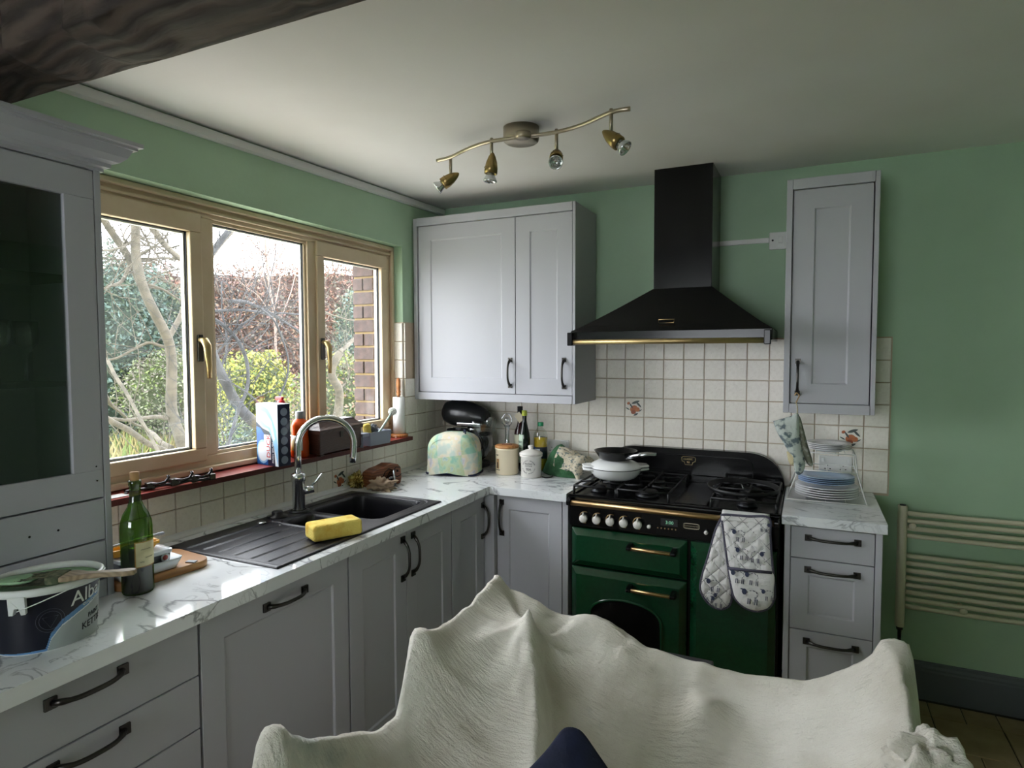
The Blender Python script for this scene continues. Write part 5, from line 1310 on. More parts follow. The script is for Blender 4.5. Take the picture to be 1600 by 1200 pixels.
# folded towels left of the cooker
mat('waffle_green', '#3f6a48', .95, var=(30,'#345c3d',.4,.6), bump=(110,.5)); mat('printed_cream', '#d3c9b2', .95, var=(70,'#75807e',.52,.60), bump=(70,.3))
def heap(name, label, pts_h, outline, m, seed, zbase=0, zs=1.0):
    """soft folded cloth: outline polygon (rounded by sampling) with heights from gaussian bumps, closed below"""
    b = B(); cx = sum(p[0] for p in outline)/len(outline); cy = sum(p[1] for p in outline)/len(outline)
    ol = catmull([Vector((p[0],p[1],0)) for p in outline+outline[:1]], 8)[:-1]; n = len(ol); R = 12
    vs = []
    for k in range(R+1):
        t = k/R
        for p in ol:
            x, y = cx+(p.x-cx)*t, cy+(p.y-cy)*t
            h = sum(a*math.exp(-((x-u)**2/(2*s1*s1)+(y-v)**2/(2*s2*s2))) for u,v,a,s1,s2 in pts_h)
            h *= (1-t**6*.9); h += .010*mnoise.noise(Vector((x*16+seed,y*16,seed)))*(1-t*.5)+.006*mnoise.noise(Vector((x*45,y*45,seed)))
            vs.append((x, y, max(Z0+zbase*.0+.001, Z0+zbase+h*zs)))
    fs = [(k*n+i,k*n+(i+1) % n,(k+1)*n+(i+1) % n,(k+1)*n+i) for k in range(R) for i in range(n)]
    b.add(vs, fs, True); o2 = len(b.v); base = [(p.x,p.y,Z0) for p in ol]
    b.add([vs[R*n+i] for i in range(n)]+base, [(i,(i+1) % n,n+(i+1) % n,n+i) for i in range(n)]+[tuple(range(n,2*n))], True)
    o = b.build(name, m); bm = bmesh.new(); bm.from_mesh(o.data); bmesh.ops.remove_doubles(bm, verts=bm.verts, dist=1e-5); bmesh.ops.recalc_face_normals(bm, faces=bm.faces); bm.to_mesh(o.data); bm.free()
    return tag(o, label, 'towel')
heap('tea_towel', 'dark green waffle tea towel folded beside the cooker', [(.83,-.12,.125,.06,.10),(.90,-.20,.055,.10,.08)], [(.705,-.10),(.765,-.20),(.84,-.255),(.93,-.275),(.985,-.25),(.96,-.12),(.90,-.05),(.78,-.05)], 'waffle_green', 2)
b = B(); o_ = [(868,706),(885,702),(905,708),(922,713),(931,722),(928,735),(915,742),(905,747),(893,740),(878,736),(870,730)]
def cream(u, v):
    # draped flap: top-left ridge to lower right
    a = Vector((.855,-.165,1.095)).lerp(Vector((1.030,-.120,1.045)), u); c = Vector((.835,-.235,1.010)).lerp(Vector((.995,-.292,.980)), u)
    p = a.lerp(c, v); p.z += .030*math.sin(PI*v)*(1-.3*u)+.012*math.sin(u*7+v*3)*.6+.006*mnoise.noise(Vector((u*9,v*9,1)))
    if u > .8: p.z -= .03*((u-.8)/.2)**2
    return p
o = B().grid(cream, 30, 22).build('oven_cloth', 'printed_cream', solid=.016); tag(o, 'cream printed oven cloth folded over the green tea towel', 'cloth')
p0 = Pt(847,745,2,Z0+.004); p1 = Pt(872,741,2,Z0+.004)
B_ = B().tube(catmull([Vector((p0.x,p0.y,Z0+.004)),Vector((p0.x+.03,p0.y-.012,Z0+.004)),Vector((p0.x+.05,p0.y+.02,Z0+.005)),Vector((p1.x-.03,p1.y-.01,Z0+.004)),Vector((p1.x,p1.y,Z0+.006))],5), .0035, 6)
tag(B_.build('cord', 'black_plastic'), 'short black cord lying in front of the green towel', 'cord')

# ------------------------------------------------------------------ on the cooker
ZG = .998
x_, y_ = 1.224, -.375
r = thing('casserole', 'white enamelled casserole with lid on the hob', 'casserole', (x_,y_,ZG))
B().lathe([(0,.002),(.085,.0),(.105,.010),(.122,.030),(.129,.052),(.131,.056),(.127,.056),(.118,.030),(.09,.010),(0,.008)], (x_,y_,ZG), 48).build('pot', 'white_enamel', r)
ld = B().lathe([(.130,.057),(.133,.060),(.131,.064),(.112,.078),(.090,.088),(.060,.094),(0,.096)], (x_,y_,ZG), 48).build('lid', 'white_enamel', r)
B().lathe([(.1325,.0555),(.1335,.0570),(.1325,.0585)], (x_,y_,ZG), 48).build('seam', 'ink', r)
for an in (math.radians(205), math.radians(25)):
    for z0, z1, par, e in ((.044,.056,None,0),(.060,.070,ld,.0)):
        c, s = math.cos(an), math.sin(an)
        q = [(-.055,.112),(-.045,.140),(-.030,.165),(.030,.165),(.045,.140),(.055,.112)]
        b = B(); b.prism([(x_+c*v-s*u, y_+s*v+c*u) for u,v in q], ZG+z0, ZG+z1, 'z', True); b.build('lug_handle', 'white_enamel', par or r, bevel=.004)
mat('pan_black', '#0f1012', .25, .3); mat('polished_alu', '#c9ccd2', .18, 1)
zp = ZG+.0965; x2, y2 = 1.224, -.370
r = thing('frying_pan', 'small black frying pan with metal handle stacked on the casserole', 'frying pan', (x2,y2,zp))
pan = B().lathe([(0,.001),(.072,.0),(.080,.004),(.104,.040),(.108,.044),(.104,.044),(.078,.009),(0,.007)], (x2,y2,zp), 40).build('pan', 'pan_black', r)
hp_ = [Vector((x2+.070,y2-.065,zp+.022)),Vector((x2+.100,y2-.095,zp+.030)),Vector((x2+.140,y2-.110,zp+.044)),Vector((x2+.185,y2-.105,zp+.052)),Vector((x2+.225,y2-.095,zp+.050))]
B().tube(catmull(hp_,4), [.010-.0001*i+(.004*math.sin(i/17*PI) if i > 8 else 0) for i in range(17)], 8, flat=.55).build('handle', 'polished_alu', r)
r = thing('pan_ring', 'large thin black ring lying on the right-hand pan support', 'ring', (1.835,-.385,.999))
b = B(); b.T = Matrix.Translation((1.832,-.385,.999)) @ Matrix.Rotation(.02,4,'X')
b.lathe([(.138,.0),(.155,.0),(.158,.004),(.158,.016),(.155,.018),(.152,.016),(.150,.006),(.138,.004),(.138,.0)], (0,0,0), 56); b.build('band', 'black_iron', r)
B().tube([(1.815,-.35,1.006),(1.823,-.375,1.020),(1.835,-.395,1.003)], .0015, 5).build('wire', 'steel', r)

# ------------------------------------------------------------------ padded pieces traced as outlines
def pad(name, outline, plane, parent, m, thick=.010, puff=.0, quilt=None, res=40, edge=None, em='navy_piping', wrinkle=0, origin=None, er=.0055):
    """outline: [(a,b)] in a plane given by (O,U,V,W); a padded body filled by rays from the centroid"""
    O, U, V, W = [Vector(t) for t in plane]
    ol = catmull([Vector((p[0],p[1],0)) for p in outline+outline[:1]], 6)[:-1]; n = len(ol)
    cx = sum(p.x for p in ol)/n; cy = sum(p.y for p in ol)/n; b = B(); R = res
    for side in (1,-1):
        vs = []
        for k in range(R+1):
            t = k/R
            for p in ol:
                x, y = cx+(p.x-cx)*t, cy+(p.y-cy)*t; h = thick*(1-t**8)+puff*(1-t*t)
                if quilt and side == 1:
                    s = quilt; q1 = abs(math.sin(PI*(x+y)/s)); q2 = abs(math.sin(PI*(x-y)/s)); h += .011*(min(q1,q2)**.35-.7)*(1-t**6)
                if wrinkle: h += wrinkle*mnoise.noise(Vector((x*18,y*18,side)))*(1-t**4)
                vs.append(O+U*x+V*y+W*(h*side))
        b.add(vs, [(k*n+i,k*n+(i+1) % n,(k+1)*n+(i+1) % n,(k+1)*n+i) for k in range(R) for i in range(n)], True)
    o = b.build(name, m, parent)
    bm = bmesh.new(); bm.from_mesh(o.data); bmesh.ops.remove_doubles(bm, verts=bm.verts, dist=2e-5); bmesh.ops.recalc_face_normals(bm, faces=bm.faces); bm.to_mesh(o.data); bm.free()
    if quilt:      # stitch lines
        b = B(); s = quilt
        def inside(x, y):
            c = False
            for i in range(n):
                p, q = ol[i], ol[i-1]
                if (p.y > y) != (q.y > y) and x < (q.x-p.x)*(y-p.y)/(q.y-p.y)+p.x: c = not c
            return c
        xs_ = [p.x for p in ol]; ys_ = [p.y for p in ol]
        for sg in (1,-1):
            k0, k1 = int((min(xs_)+min(sg*y for y in ys_))/s)-1, int((max(xs_)+max(sg*y for y in ys_))/s)+2
            for k in range(k0, k1):
                run = []
                for m_ in range(240):
                    y = min(ys_)+(max(ys_)-min(ys_))*m_/239; x = k*s-sg*y
                    if inside(x, y): run.append(O+U*x+V*y+W*(thick-.0035))
                    else:
                        if len(run) > 3: b.tube(run, .0013, 4)
                        run = []
                if len(run) > 3: b.tube(run, .0013, 4)
        so = b.build('stitching', 'stitch_grey', o); so['kind'] = 'stuff'
    if edge: B().tube([O+U*p.x+V*p.y for p in ol], er, 6, closed=True).build('binding', em, o)
    return o
mat('stitch_grey', '#8f8d92', .9); mat('quilt_white', '#dcdad8', .95, bump=(90,.25)); mat('print_navy', '#3a4058', .9); mat('binding_slate', '#4c4a58', .9)
def sheep(par, O, U, V, W, x, y, s, fl, h):
    b = B()
    def P(u, v): return O+U*(x+u*s*fl)+V*(y+v*s)+W*h
    def el(cu, cv, ru, rv):
        n = 10; b.add([P(cu+ru*math.cos(2*PI*i/n),cv+rv*math.sin(2*PI*i/n)) for i in range(n)]+[P(cu+ru*math.cos(2*PI*i/n),cv+rv*math.sin(2*PI*i/n))+W*.0012 for i in range(n)],
                    [tuple(range(n,2*n))]+[(i,(i+1) % n,n+(i+1) % n,n+i) for i in range(n)])
    el(-.55,.25,.20,.26); el(-.75,.45,.12,.05)
    for lx in (-.25,-.10,.30,.45): b.tube([P(lx,-.30),P(lx-.03,-.75)], s*.045, 4)
    for a in (20,60,100,140,300,340): b.tube([P(.05+.42*math.cos(math.radians(a)),.08+.32*math.sin(math.radians(a))),P(.05+.42*math.cos(math.radians(a+22)),.08+.36*math.sin(math.radians(a+22)))], s*.03, 4)
    b.build('sheep_print', 'print_navy', par)
# double oven glove over the rail
r = thing('double_oven_glove', 'white quilted double oven glove with sheep print hanging over the brass rail', 'oven glove', (1.85,-.69,.53))
YG = -.692
plane = ((0,YG,0),(1,0,0),(0,0,1),(0,-1,0))
back = [(1.778,.935),(1.800,.800),(1.815,.700),(1.820,.620),(1.812,.560),(1.775,.535),(1.735,.545),(1.702,.580),(1.690,.620),(1.700,.680),(1.722,.760),(1.752,.880)]
pb = pad('back_pad', back, ((0,YG+.012,0),)+plane[1:], r, 'quilt_white', .010, quilt=.062, edge=True, em='binding_slate')
front = [(1.775,.945),(1.800,.948),(1.880,.950),(1.960,.952),(1.966,.880),(1.974,.780),(1.986,.660),(1.984,.615),(1.962,.575),(1.915,.556),(1.868,.566),(1.832,.600),(1.818,.650),(1.806,.720),(1.790,.830)]
pf = pad('front_pad', front, plane, r, 'quilt_white', .012, quilt=.062, edge=True, em='binding_slate')
pk = [(1.806,.728),(1.880,.730),(1.976,.733),(1.984,.660),(1.981,.615),(1.960,.580),(1.915,.562),(1.870,.572),(1.836,.603),(1.822,.650)]
po = pad('hand_pocket', pk, ((0,YG-.012,0),)+plane[1:], r, 'quilt_white', .008, puff=.008, wrinkle=.004)
B().tube([(1.804,YG-.022,.728),(1.880,YG-.026,.731),(1.977,YG-.022,.734)], .006, 6).build('pocket_binding', 'binding_slate', po)
fold = B().grid(lambda u,v: (1.775+.185*u, -.655-.040*math.cos(PI*v-.15), .9215+.030*math.sin(PI*v)+.002), 14, 12).build('fold_over_rail', 'quilt_white', r, solid=.012)
O, U, V, W = Vector((0,YG,0)), Vector((1,0,0)), Vector((0,0,1)), Vector((0,-1,0))
for x, y, s, f_ in ((1.850,.875,.040,1),(1.945,.920,.030,-1),(1.865,.800,.040,1),(1.915,.795,.040,-1)): sheep(pf, O, U, V, W, x, y, s, f_, .020)
for x, y, s, f_ in ((1.850,.705,.042,1),(1.905,.705,.042,1),(1.900,.630,.050,1),(1.965,.645,.036,1)): sheep(po, O, U, V, W, x, y, s, f_, .030)
for x, y, s, f_ in ((1.750,.645,.044,1),(1.735,.590,.036,-1),(1.765,.575,.036,1)): sheep(pb, O+Vector((0,.012,0)), U, V, W, x, y, s, f_, .018)

# oven mitt hanging from the cupboard handle
mat('mitt_print', '#b9c1ba', .95, var=(38,'#5f6c70',.50,.60), bump=(60,.35)); mat('mitt_cream', '#c9bd97', .95, bump=(60,.3)); mat('mitt_olive', '#6e7060', .95, var=(45,'#8f9488',.5,.6), bump=(60,.3))
YM = -.425
r = thing('oven_mitt', 'grey patterned oven mitt hanging from the cupboard handle', 'oven mitt', (2.05,YM,1.09))
def mp(l): return [(Pt(px,py,1,YM).x, Pt(px,py,1,YM).z) for px,py in l]
plane = ((0,YM,0),(1,0,0),(0,0,1),(0,-1,0))
p1 = mp([(1208,658),(1222,654),(1236,650),(1247,646),(1249,665),(1252,690),(1256,712),(1258,728),(1253,740),(1245,741),(1241,732),(1240,716),(1232,706),(1224,692),(1214,675)])
pad('front_pad', p1, plane, r, 'mitt_print', .014, puff=.008, wrinkle=.010)
p2 = mp([(1244,648),(1250,652),(1256,672),(1262,695),(1268,715),(1270,727),(1264,728),(1257,718),(1251,705),(1247,680)])
pad('thumb_side', p2, ((0,YM+.014,0),)+plane[1:], r, 'mitt_olive', .016, puff=.006, wrinkle=.008)
p3 = mp([(1229,706),(1238,704),(1242,714),(1240,726),(1233,724)])
pad('lining', p3, ((0,YM+.004,0),)+plane[1:], r, 'mitt_cream', .008, wrinkle=.006)
h0 = Vector((2.050,-.392,1.432)); m0 = Vector((Pt(1246,646,1,YM).x, YM, Pt(1246,646,1,YM).z))
B().tube(catmull([h0+Vector((-.008,0,.006)),h0+Vector((0,0,.018)),h0+Vector((.010,0,.006)),h0+Vector((.004,-.004,-.012)),h0+Vector((-.002,-.006,-.026))],5), .0028, 6).build('brass_hook', 'brass', r)
B().tube(catmull([h0+Vector((-.002,-.006,-.022)),h0+Vector((.004,-.012,-.045)),m0+Vector((.0,0,.0))],5), .0022, 6).build('hanging_loop', 'mitt_cream', r)

# ------------------------------------------------------------------ plate rack and plates
mat('rack_white', '#e2e2de', .35); mat('plate_white', '#e9e9ea', .12); mat('plate_blue', '#9fb6d2', .14)
r = thing('plate_rack', 'white wire plate rack with three tiers on the worktop', 'plate rack', (2.18,-.25,Z0))
def loop(x0, x1, y0, y1, z, rad=.0028, name='tier_frame'):
    return B().tube([(x0,y0,z),(x1,y0,z),(x1,y1,z),(x0,y1,z)], rad, 6, closed=True).build(name, 'rack_white', r)
RX = [(2.015,2.338,-.325,-.045,Z0+.004),(2.062,2.300,-.285,-.085,Z0+.135),(2.095,2.292,-.27,-.10,Z0+.215)]
for a in RX: loop(*a)
for k in range(4):
    pts = []
    for x0,x1,y0,y1,z in RX: pts.append(((x0,x1,x1,x0)[k], (y0,y0,y1,y1)[k], z))
    pts[0] = (pts[0][0],pts[0][1],Z0+.0025)
    B().tube(pts, .0028, 6).build('leg', 'rack_white', r)
for zi, n in ((0,3),(1,3),(2,4)):
    x0,x1,y0,y1,z = RX[zi]
    for i in range(n):
        x = x0+(x1-x0)*(i+1)/(n+1); B().tube([(x,y0,z),(x,y1,z)], .0018, 6).build('cross_wire', 'rack_white', r)
def plate(label, c, z, rad, m, group):
    r_ = rad
    o = B().lathe([(0,.0015),(r_*.55,.0),(r_*.60,.002),(r_*.68,.006),(r_*.98,.0125),(r_,.0135),(r_*.985,.0150),(r_*.66,.0090),(r_*.58,.0050),(0,.0045)], (c[0],c[1],z), 48).build('plate', m)
    return tag(o, label, 'plate', group)
zz = Z0+.008
for i in range(5): plate(['bottom white dinner plate in the lowest stack of the rack','second white dinner plate from the bottom of the rack','third white dinner plate in the lowest stack of the rack','fourth white dinner plate in the lowest stack of the rack','topmost white dinner plate just under the blue plates'][i], (2.180,-.215), zz+i*.0105, .134, 'plate_white', 'white dinner plates in the rack')
zz += 5*.0105+.008
for i in range(4): plate(['lowest pale blue plate in the blue stack of the rack','second pale blue plate from below in the blue stack','third pale blue plate in the blue stack of the rack','topmost pale blue plate in the blue stack of the rack'][i], (2.178,-.210), zz+i*.0082, .118, 'plate_blue', 'pale blue plates in the rack')
zz = Z0+.2178
for i in range(4): plate(['lowest small white plate on the top tier of the rack','second small white plate on the top tier of the rack','third small white plate on the top tier of the rack','uppermost small white plate on the top tier of the rack'][i], (2.185,-.190), zz+i*.0082, .098, 'plate_white', 'small white plates on the top tier')

# ------------------------------------------------------------------ inside the dresser
for i, (y, x) in enumerate(((-2.47,.20),(-2.55,.23),(-2.64,.19))):
    o = B().lathe([(0,0),(.030,0),(.031,.002),(.006,.006),(.004,.03),(.005,.075),(.012,.085),(.028,.105),(.033,.130),(.030,.165),(.0285,.165),(.031,.130),(.026,.107),(0,.090)], (x,y,1.5536), 24).build('wine_glass', 'clear_glass')
    tag(o, ['wine glass nearest the window end of the dresser shelf','middle wine glass on the dresser shelf','wine glass farthest from the window on the dresser shelf'][i], 'wine glass', 'wine glasses in the dresser')
mat('dark_cloth', '#2a2b2a', .95, bump=(60,.3))
b = B(); b.grid(lambda u,v: (.05+.22*u, -2.90+.46*v, 1.2462+.085*math.sin(PI*u)**.6*math.sin(PI*v)**.7*(1+.5*mnoise.noise(Vector((u*4,v*6,3)))-v*.3)), 20, 30); b.grid(lambda u,v: (.05+.22*u, -2.90+.46*v, 1.2458), 2, 2)
tag(b.build('folded_cloth', 'dark_cloth'), 'dark folded cloth on the bottom of the glazed dresser', 'cloth')
# ------------------------------------------------------------------ dust sheet over the table and chairs
import numpy as np
X0c, X1c, Y0c, Y1c, ST = 1.02, 2.47, -3.06, -1.46, .010
nx, ny = int(round((X1c-X0c)/ST))+1, int(round((Y1c-Y0c)/ST))+1
Zc = np.full((ny, nx), .70); FX = np.zeros((ny, nx), bool); OB = np.full((ny, nx), .01)
def gi(x, y): return int(round((y-Y0c)/ST)), int(round((x-X0c)/ST))
def fix(x, y, z, rad=0):
    j, i = gi(x, y); k = int(round(rad/ST))
    for dj in range(-k, k+1):
        for di in range(-k, k+1):
            if di*di+dj*dj <= k*k+.1 and 0 <= j+dj < ny and 0 <= i+di < nx: Zc[j+dj,i+di] = z-.25*ST*(di*di+dj*dj)/max(1,k); FX[j+dj,i+di] = True
def fixline(pts):
    for (x0,y0,z0),(x1,y1,z1) in zip(pts, pts[1:]):
        n = max(2, int(math.hypot(x1-x0,y1-y0)/ST*1.5))
        for k in range(n+1): t = k/n; fix(x0+(x1-x0)*t, y0+(y1-y0)*t, z0+(z1-z0)*t)
Zc[0,:] = Zc[-1,:] = .01; Zc[:,0] = Zc[:,-1] = .01; FX[0,:] = FX[-1,:] = True; FX[:,0] = FX[:,-1] = True
for j in range(ny):
    for i in range(nx):
        x, y = X0c+i*ST, Y0c+j*ST
        if 1.32 < x < 2.20 and -2.85 < y < -1.68: OB[j,i] = .44
fixline([(1.187,-1.64,.898),(1.244,-1.64,.880),(1.377,-1.64,.836),(1.431,-1.64,.827),(1.523,-1.645,.838),(1.613,-1.645,.822),(1.642,-1.64,.797),(1.68,-1.64,.777),(1.772,-1.64,.764),(1.929,-1.64,.755),(2.104,-1.64,.774),(2.208,-1.64,.829),(2.263,-1.64,.877),(2.300,-1.64,.900)])
fixline([(1.187,-1.64,.898),(1.19,-1.80,.890),(1.19,-1.893,.872),(1.19,-1.981,.872),(1.19,-2.045,.888),(1.19,-2.091,.895)])
fixline([(1.19,-2.091,.895),(1.19,-2.14,.850),(1.19,-2.18,.735),(1.19,-2.26,.742),(1.19,-2.338,.782),(1.19,-2.46,.839),(1.19,-2.52,.876),(1.185,-2.575,.905)])
fixline([(1.185,-2.575,.905),(1.19,-2.66,.86),(1.20,-2.80,.80)])
fix(1.187,-1.64,.900,.025); fix(1.19,-2.085,.900,.030); fix(1.178,-2.575,.912,.030); fix(2.303,-1.64,.905,.035)
fixline([(2.303,-1.64,.905),(2.315,-1.74,.86),(2.32,-1.85,.80),(2.32,-2.0,.79),(2.31,-2.2,.78),(2.30,-2.5,.76)])
fixline([(1.371,-1.80,.902),(1.405,-1.865,.845),(1.445,-1.935,.785),(1.51,-2.07,.705),(1.56,-2.22,.67)])
fixline([(1.418,-1.800,.780),(1.465,-1.86,.660),(1.515,-1.93,.570),(1.58,-2.02,.510),(1.66,-2.14,.49)])
lp = Pt(1105,1092,2,.715); fix(lp.x,lp.y,.715,.03); lp = Pt(975,1010,2,.77); fix(lp.x,lp.y,.77,.02)
for it in range(3800):
    a = .25*(Zc[1:-1,:-2]+Zc[1:-1,2:]+Zc[:-2,1:-1]+Zc[2:,1:-1])-.00012
    a = np.maximum(a, OB[1:-1,1:-1])
    Zc[1:-1,1:-1] = np.where(FX[1:-1,1:-1], Zc[1:-1,1:-1], a)
# soften the fixed lines a little
for it in range(1):
    a = .5*Zc[1:-1,1:-1]+.125*(Zc[1:-1,:-2]+Zc[1:-1,2:]+Zc[:-2,1:-1]+Zc[2:,1:-1])
    Zc[1:-1,1:-1] = a
b = B(); vs = []
for j in range(ny):
    for i in range(nx):
        x, y = X0c+i*ST, Y0c+j*ST; z = float(Zc[j,i])
        pl = 0
        for (cx_, cy_, am, k_) in ((1.371,-1.80,.016,2.6),(2.303,-1.64,.014,2.6),(1.19,-2.09,.012,2.4),(1.18,-2.575,.012,2.4),(1.187,-1.64,.010,2.6)):
            d_ = math.hypot(x-cx_, y-cy_); an_ = math.atan2(y-cy_, x-cx_)
            q_ = mnoise.noise(Vector((math.cos(an_)*k_, math.sin(an_)*k_, cx_*9+d_*1.2)))
            pl += am*(abs(q_)*2-.5)*min(1,d_/.08)*math.exp(-d_/.35)
        z += pl*min(1,z*2)
        w = .006*mnoise.noise(Vector((x*5,y*13,1)))+.005*mnoise.noise(Vector((x*16,y*6,4)))+.0025*mnoise.noise(Vector((x*40,y*40,2)))+.006*abs(mnoise.noise(Vector((x*1.4+y*.6,y*17,7))))+.004*abs(mnoise.noise(Vector((x*3,y*34,9))))
        vs.append((x+.012*mnoise.noise(Vector((x*4,y*4,z*6))), y+.012*mnoise.noise(Vector((x*4+9,y*4,z*6))), max(.004, z+w*min(1,z*2))))
b.add(vs, [(j*nx+i,j*nx+i+1,(j+1)*nx+i+1,(j+1)*nx+i) for j in range(ny-1) for i in range(nx-1)], True)
def mat_sheet():
    m = bpy.data.materials.new('dust_sheet'); m.use_nodes = True; MATS['dust_sheet'] = m
    N = m.node_tree.nodes; L = m.node_tree.links; bs = N['Principled BSDF']; bs.inputs['Roughness'].default_value = .95; bs.inputs['Specular IOR Level'].default_value = .15
    tc = N.new('ShaderNodeTexCoord')
    n = N.new('ShaderNodeTexNoise'); n.inputs['Scale'].default_value = 5; n.inputs['Detail'].default_value = 6; L.new(tc.outputs['Object'], n.inputs['Vector'])
    r = N.new('ShaderNodeValToRGB'); L.new(n.outputs['Fac'], r.inputs['Fac']); e = r.color_ramp.elements
    e[0].position = .30; e[0].color = hexc('#cac3b6'); e[1].position = .62; e[1].color = hexc('#e8e3da')
    mp = N.new('ShaderNodeMapping'); mp.inputs['Scale'].default_value = (6,40,10); mp.inputs['Rotation'].default_value = (0,0,.12); L.new(tc.outputs['Object'], mp.inputs['Vector'])
    n2 = N.new('ShaderNodeTexNoise'); n2.inputs['Scale'].default_value = 3.2; n2.inputs['Detail'].default_value = 6; L.new(mp.outputs['Vector'], n2.inputs['Vector'])
    n3 = N.new('ShaderNodeTexNoise'); n3.inputs['Scale'].default_value = 260; n3.inputs['Detail'].default_value = 2; L.new(tc.outputs['Object'], n3.inputs['Vector'])
    ad = N.new('ShaderNodeMath'); ad.operation = 'MULTIPLY_ADD'; ad.inputs[1].default_value = .35; L.new(n3.outputs['Fac'], ad.inputs[0]); L.new(n2.outputs['Fac'], ad.inputs[2])
    bp = N.new('ShaderNodeBump'); bp.inputs['Strength'].default_value = .85; bp.inputs['Distance'].default_value = .007; L.new(ad.outputs[0], bp.inputs['Height']); L.new(bp.outputs['Normal'], bs.inputs['Normal'])
    # old paint stains
    n4 = N.new('ShaderNodeTexNoise'); n4.inputs['Scale'].default_value = 3.1; n4.inputs['Detail'].default_value = 7; L.new(tc.outputs['Object'], n4.inputs['Vector'])
    s = N.new('ShaderNodeMapRange'); s.inputs['From Min'].default_value = .64; s.inputs['From Max'].default_value = .70; s.inputs['To Max'].default_value = .55; L.new(n4.outputs['Fac'], s.inputs['Value'])
    mx = N.new('ShaderNodeMix'); mx.data_type = 'RGBA'; mx.inputs['B'].default_value = hexc('#8f9c9c'); L.new(s.outputs['Result'], mx.inputs['Factor']); L.new(r.outputs['Color'], mx.inputs['A'])
    L.new(mx.outputs['Result'], bs.inputs['Base Color'])
mat_sheet()
ds = thing('dust_sheet', 'cream cotton dust sheet draped over furniture in the foreground', 'dust sheet', (1.75,-2.2,0))
b.build('sheet', 'dust_sheet', ds)
# gathered corner of the sheet
kc = Pt(1448,1188,0,2.30)
b = B()
def knot(u, v):
    a = 2*PI*u; p = -PI/2+PI*v; d = Vector((math.cos(p)*math.cos(a), math.cos(p)*math.sin(a), math.sin(p)))
    k = 1+.55*(abs(mnoise.noise(d*1.8+Vector((5,2,1))))*1.5-.3)+.12*mnoise.noise(d*5)
    return kc+Vector((d.x*.060*k+.0, d.y*.060*k, d.z*.055*k-.010))
b.grid(knot, 40, 26, wrap=True); b.build('gathered_corner', 'dust_sheet', ds)
# the dark table under the sheet shows along its far edge
mat('dark_table', '#1c1e24', .4, var=(40,'#2c2f38',.5,.6))
tb = thing('dining_table', 'dark table whose far edge shows behind the dust sheet', 'table', (1.76,-2.2,0))
B().box(1.66,1.86,-1.635,-1.565,.708,.731).build('leaf', 'dark_table', tb, bevel=.004)
B().box(1.36,2.16,-2.84,-1.70,.408,.430).build('top', 'dark_table', tb, bevel=.004)
B().box(1.70,1.78,-1.635,-1.60,.0,.709).build('gate_leg', 'dark_table', tb)
for x in (1.40,2.08):
    for y in (-2.80,-1.76): B().box(x,x+.05,y,y+.05,0,.409).build('leg', 'dark_table', tb)
# navy cushion in the near foreground
mat('navy_fabric', '#141a30', .9, bump=(160,.25), var=(20,'#1a2240',.4,.7))
oc = Pt(895,1136,2,.90); rgt = Vector(_r); fw = Vector((oc.x-CAM.x, oc.y-CAM.y, 0)).normalized(); rt = Vector((fw.y,-fw.x,0)); upv = (Vector((0,0,1))-fw*.35*-1).normalized()
upv = Vector((0,0,.94))+fw*.34; wv_ = rt.cross(upv); wv_ = wv_ if wv_.dot(fw) < 0 else -wv_
nc = thing('cushion', 'dark navy cushion corner in front of the dust sheet', 'cushion', (oc.x,oc.y,.62))
k = .00138
ol = [(0,0),(14,-6),(34,-30),(75,-82),(130,-150),(150,-190),(120,-235),(40,-270),(-60,-262),(-140,-210),(-150,-180),(-95,-92),(-40,-34),(-15,-4)]
pad('cover', [(x*k,y*k) for x,y in ol], (oc, rt, upv, wv_), nc, 'navy_fabric', .012, puff=.035)
# ------------------------------------------------------------------ the garden
GZ = -.35
mat('lawn', '#606c43', .95, var=(1.5,'#6b704d',.35,.7), bump=(60,.4)); mat('soil', '#3b342d', .95, var=(3,'#4b4438',.4,.7))
g_ = B().box(-40,-.28,-12,40,GZ-.1,GZ); tag(g_.build('lawn', 'lawn'), 'mown green lawn outside the window', kind='structure')
def leafm(name, c, c2=None):
    m = mat(name, c, .75, var=(3,c2,.3,.7) if c2 else None); return name
for nme, c in (('leaf_rust','#604031'),('leaf_tan','#705b4b'),('leaf_pink','#6a514b'),('leaf_grey','#57524a'),('leaf_lime','#747731'),('leaf_yellow','#827e3b'),('leaf_mid','#4d5a2a'),('leaf_dark','#2d3a2a'),('leaf_blue','#44554f'),('leaf_sage','#5b604a'),('leaf_straw','#736940'),('leaf_grass','#56652f')):
    mat(nme, c, .8)
mat('bark_pale', '#4d473c', .9, var=(14,'#3c382f',.4,.65), bump=(30,.4)); mat('bark_grey', '#323234', .9, var=(10,'#272728',.4,.65), bump=(30,.4)); mat('twig_pink', '#76655e', .9); mat('hedge_core', '#44342d', .95, var=(6,'#534139',.4,.6)); mat('bush_core', '#31391f', .95); mat('dark_core', '#242e25', .95)
def leaves(b, n, where, size, nm):
    vs = b.v; rnd = random.random
    for _ in range(n):
        c = where(); s = size*(.6+.8*rnd())
        u = Vector((rnd()-.5,rnd()-.5,rnd()-.5)).normalized(); w = u.cross(Vector((rnd()-.5,rnd()-.5,rnd()-.5))).normalized()
        o = len(vs); vs += [c-u*s, c+w*s*.5, c+u*s, c-w*s*.5]
        b.f.append([o,o+1,o+2,o+3]); b.m.append(int(rnd()*nm)); b.sm.append(False)
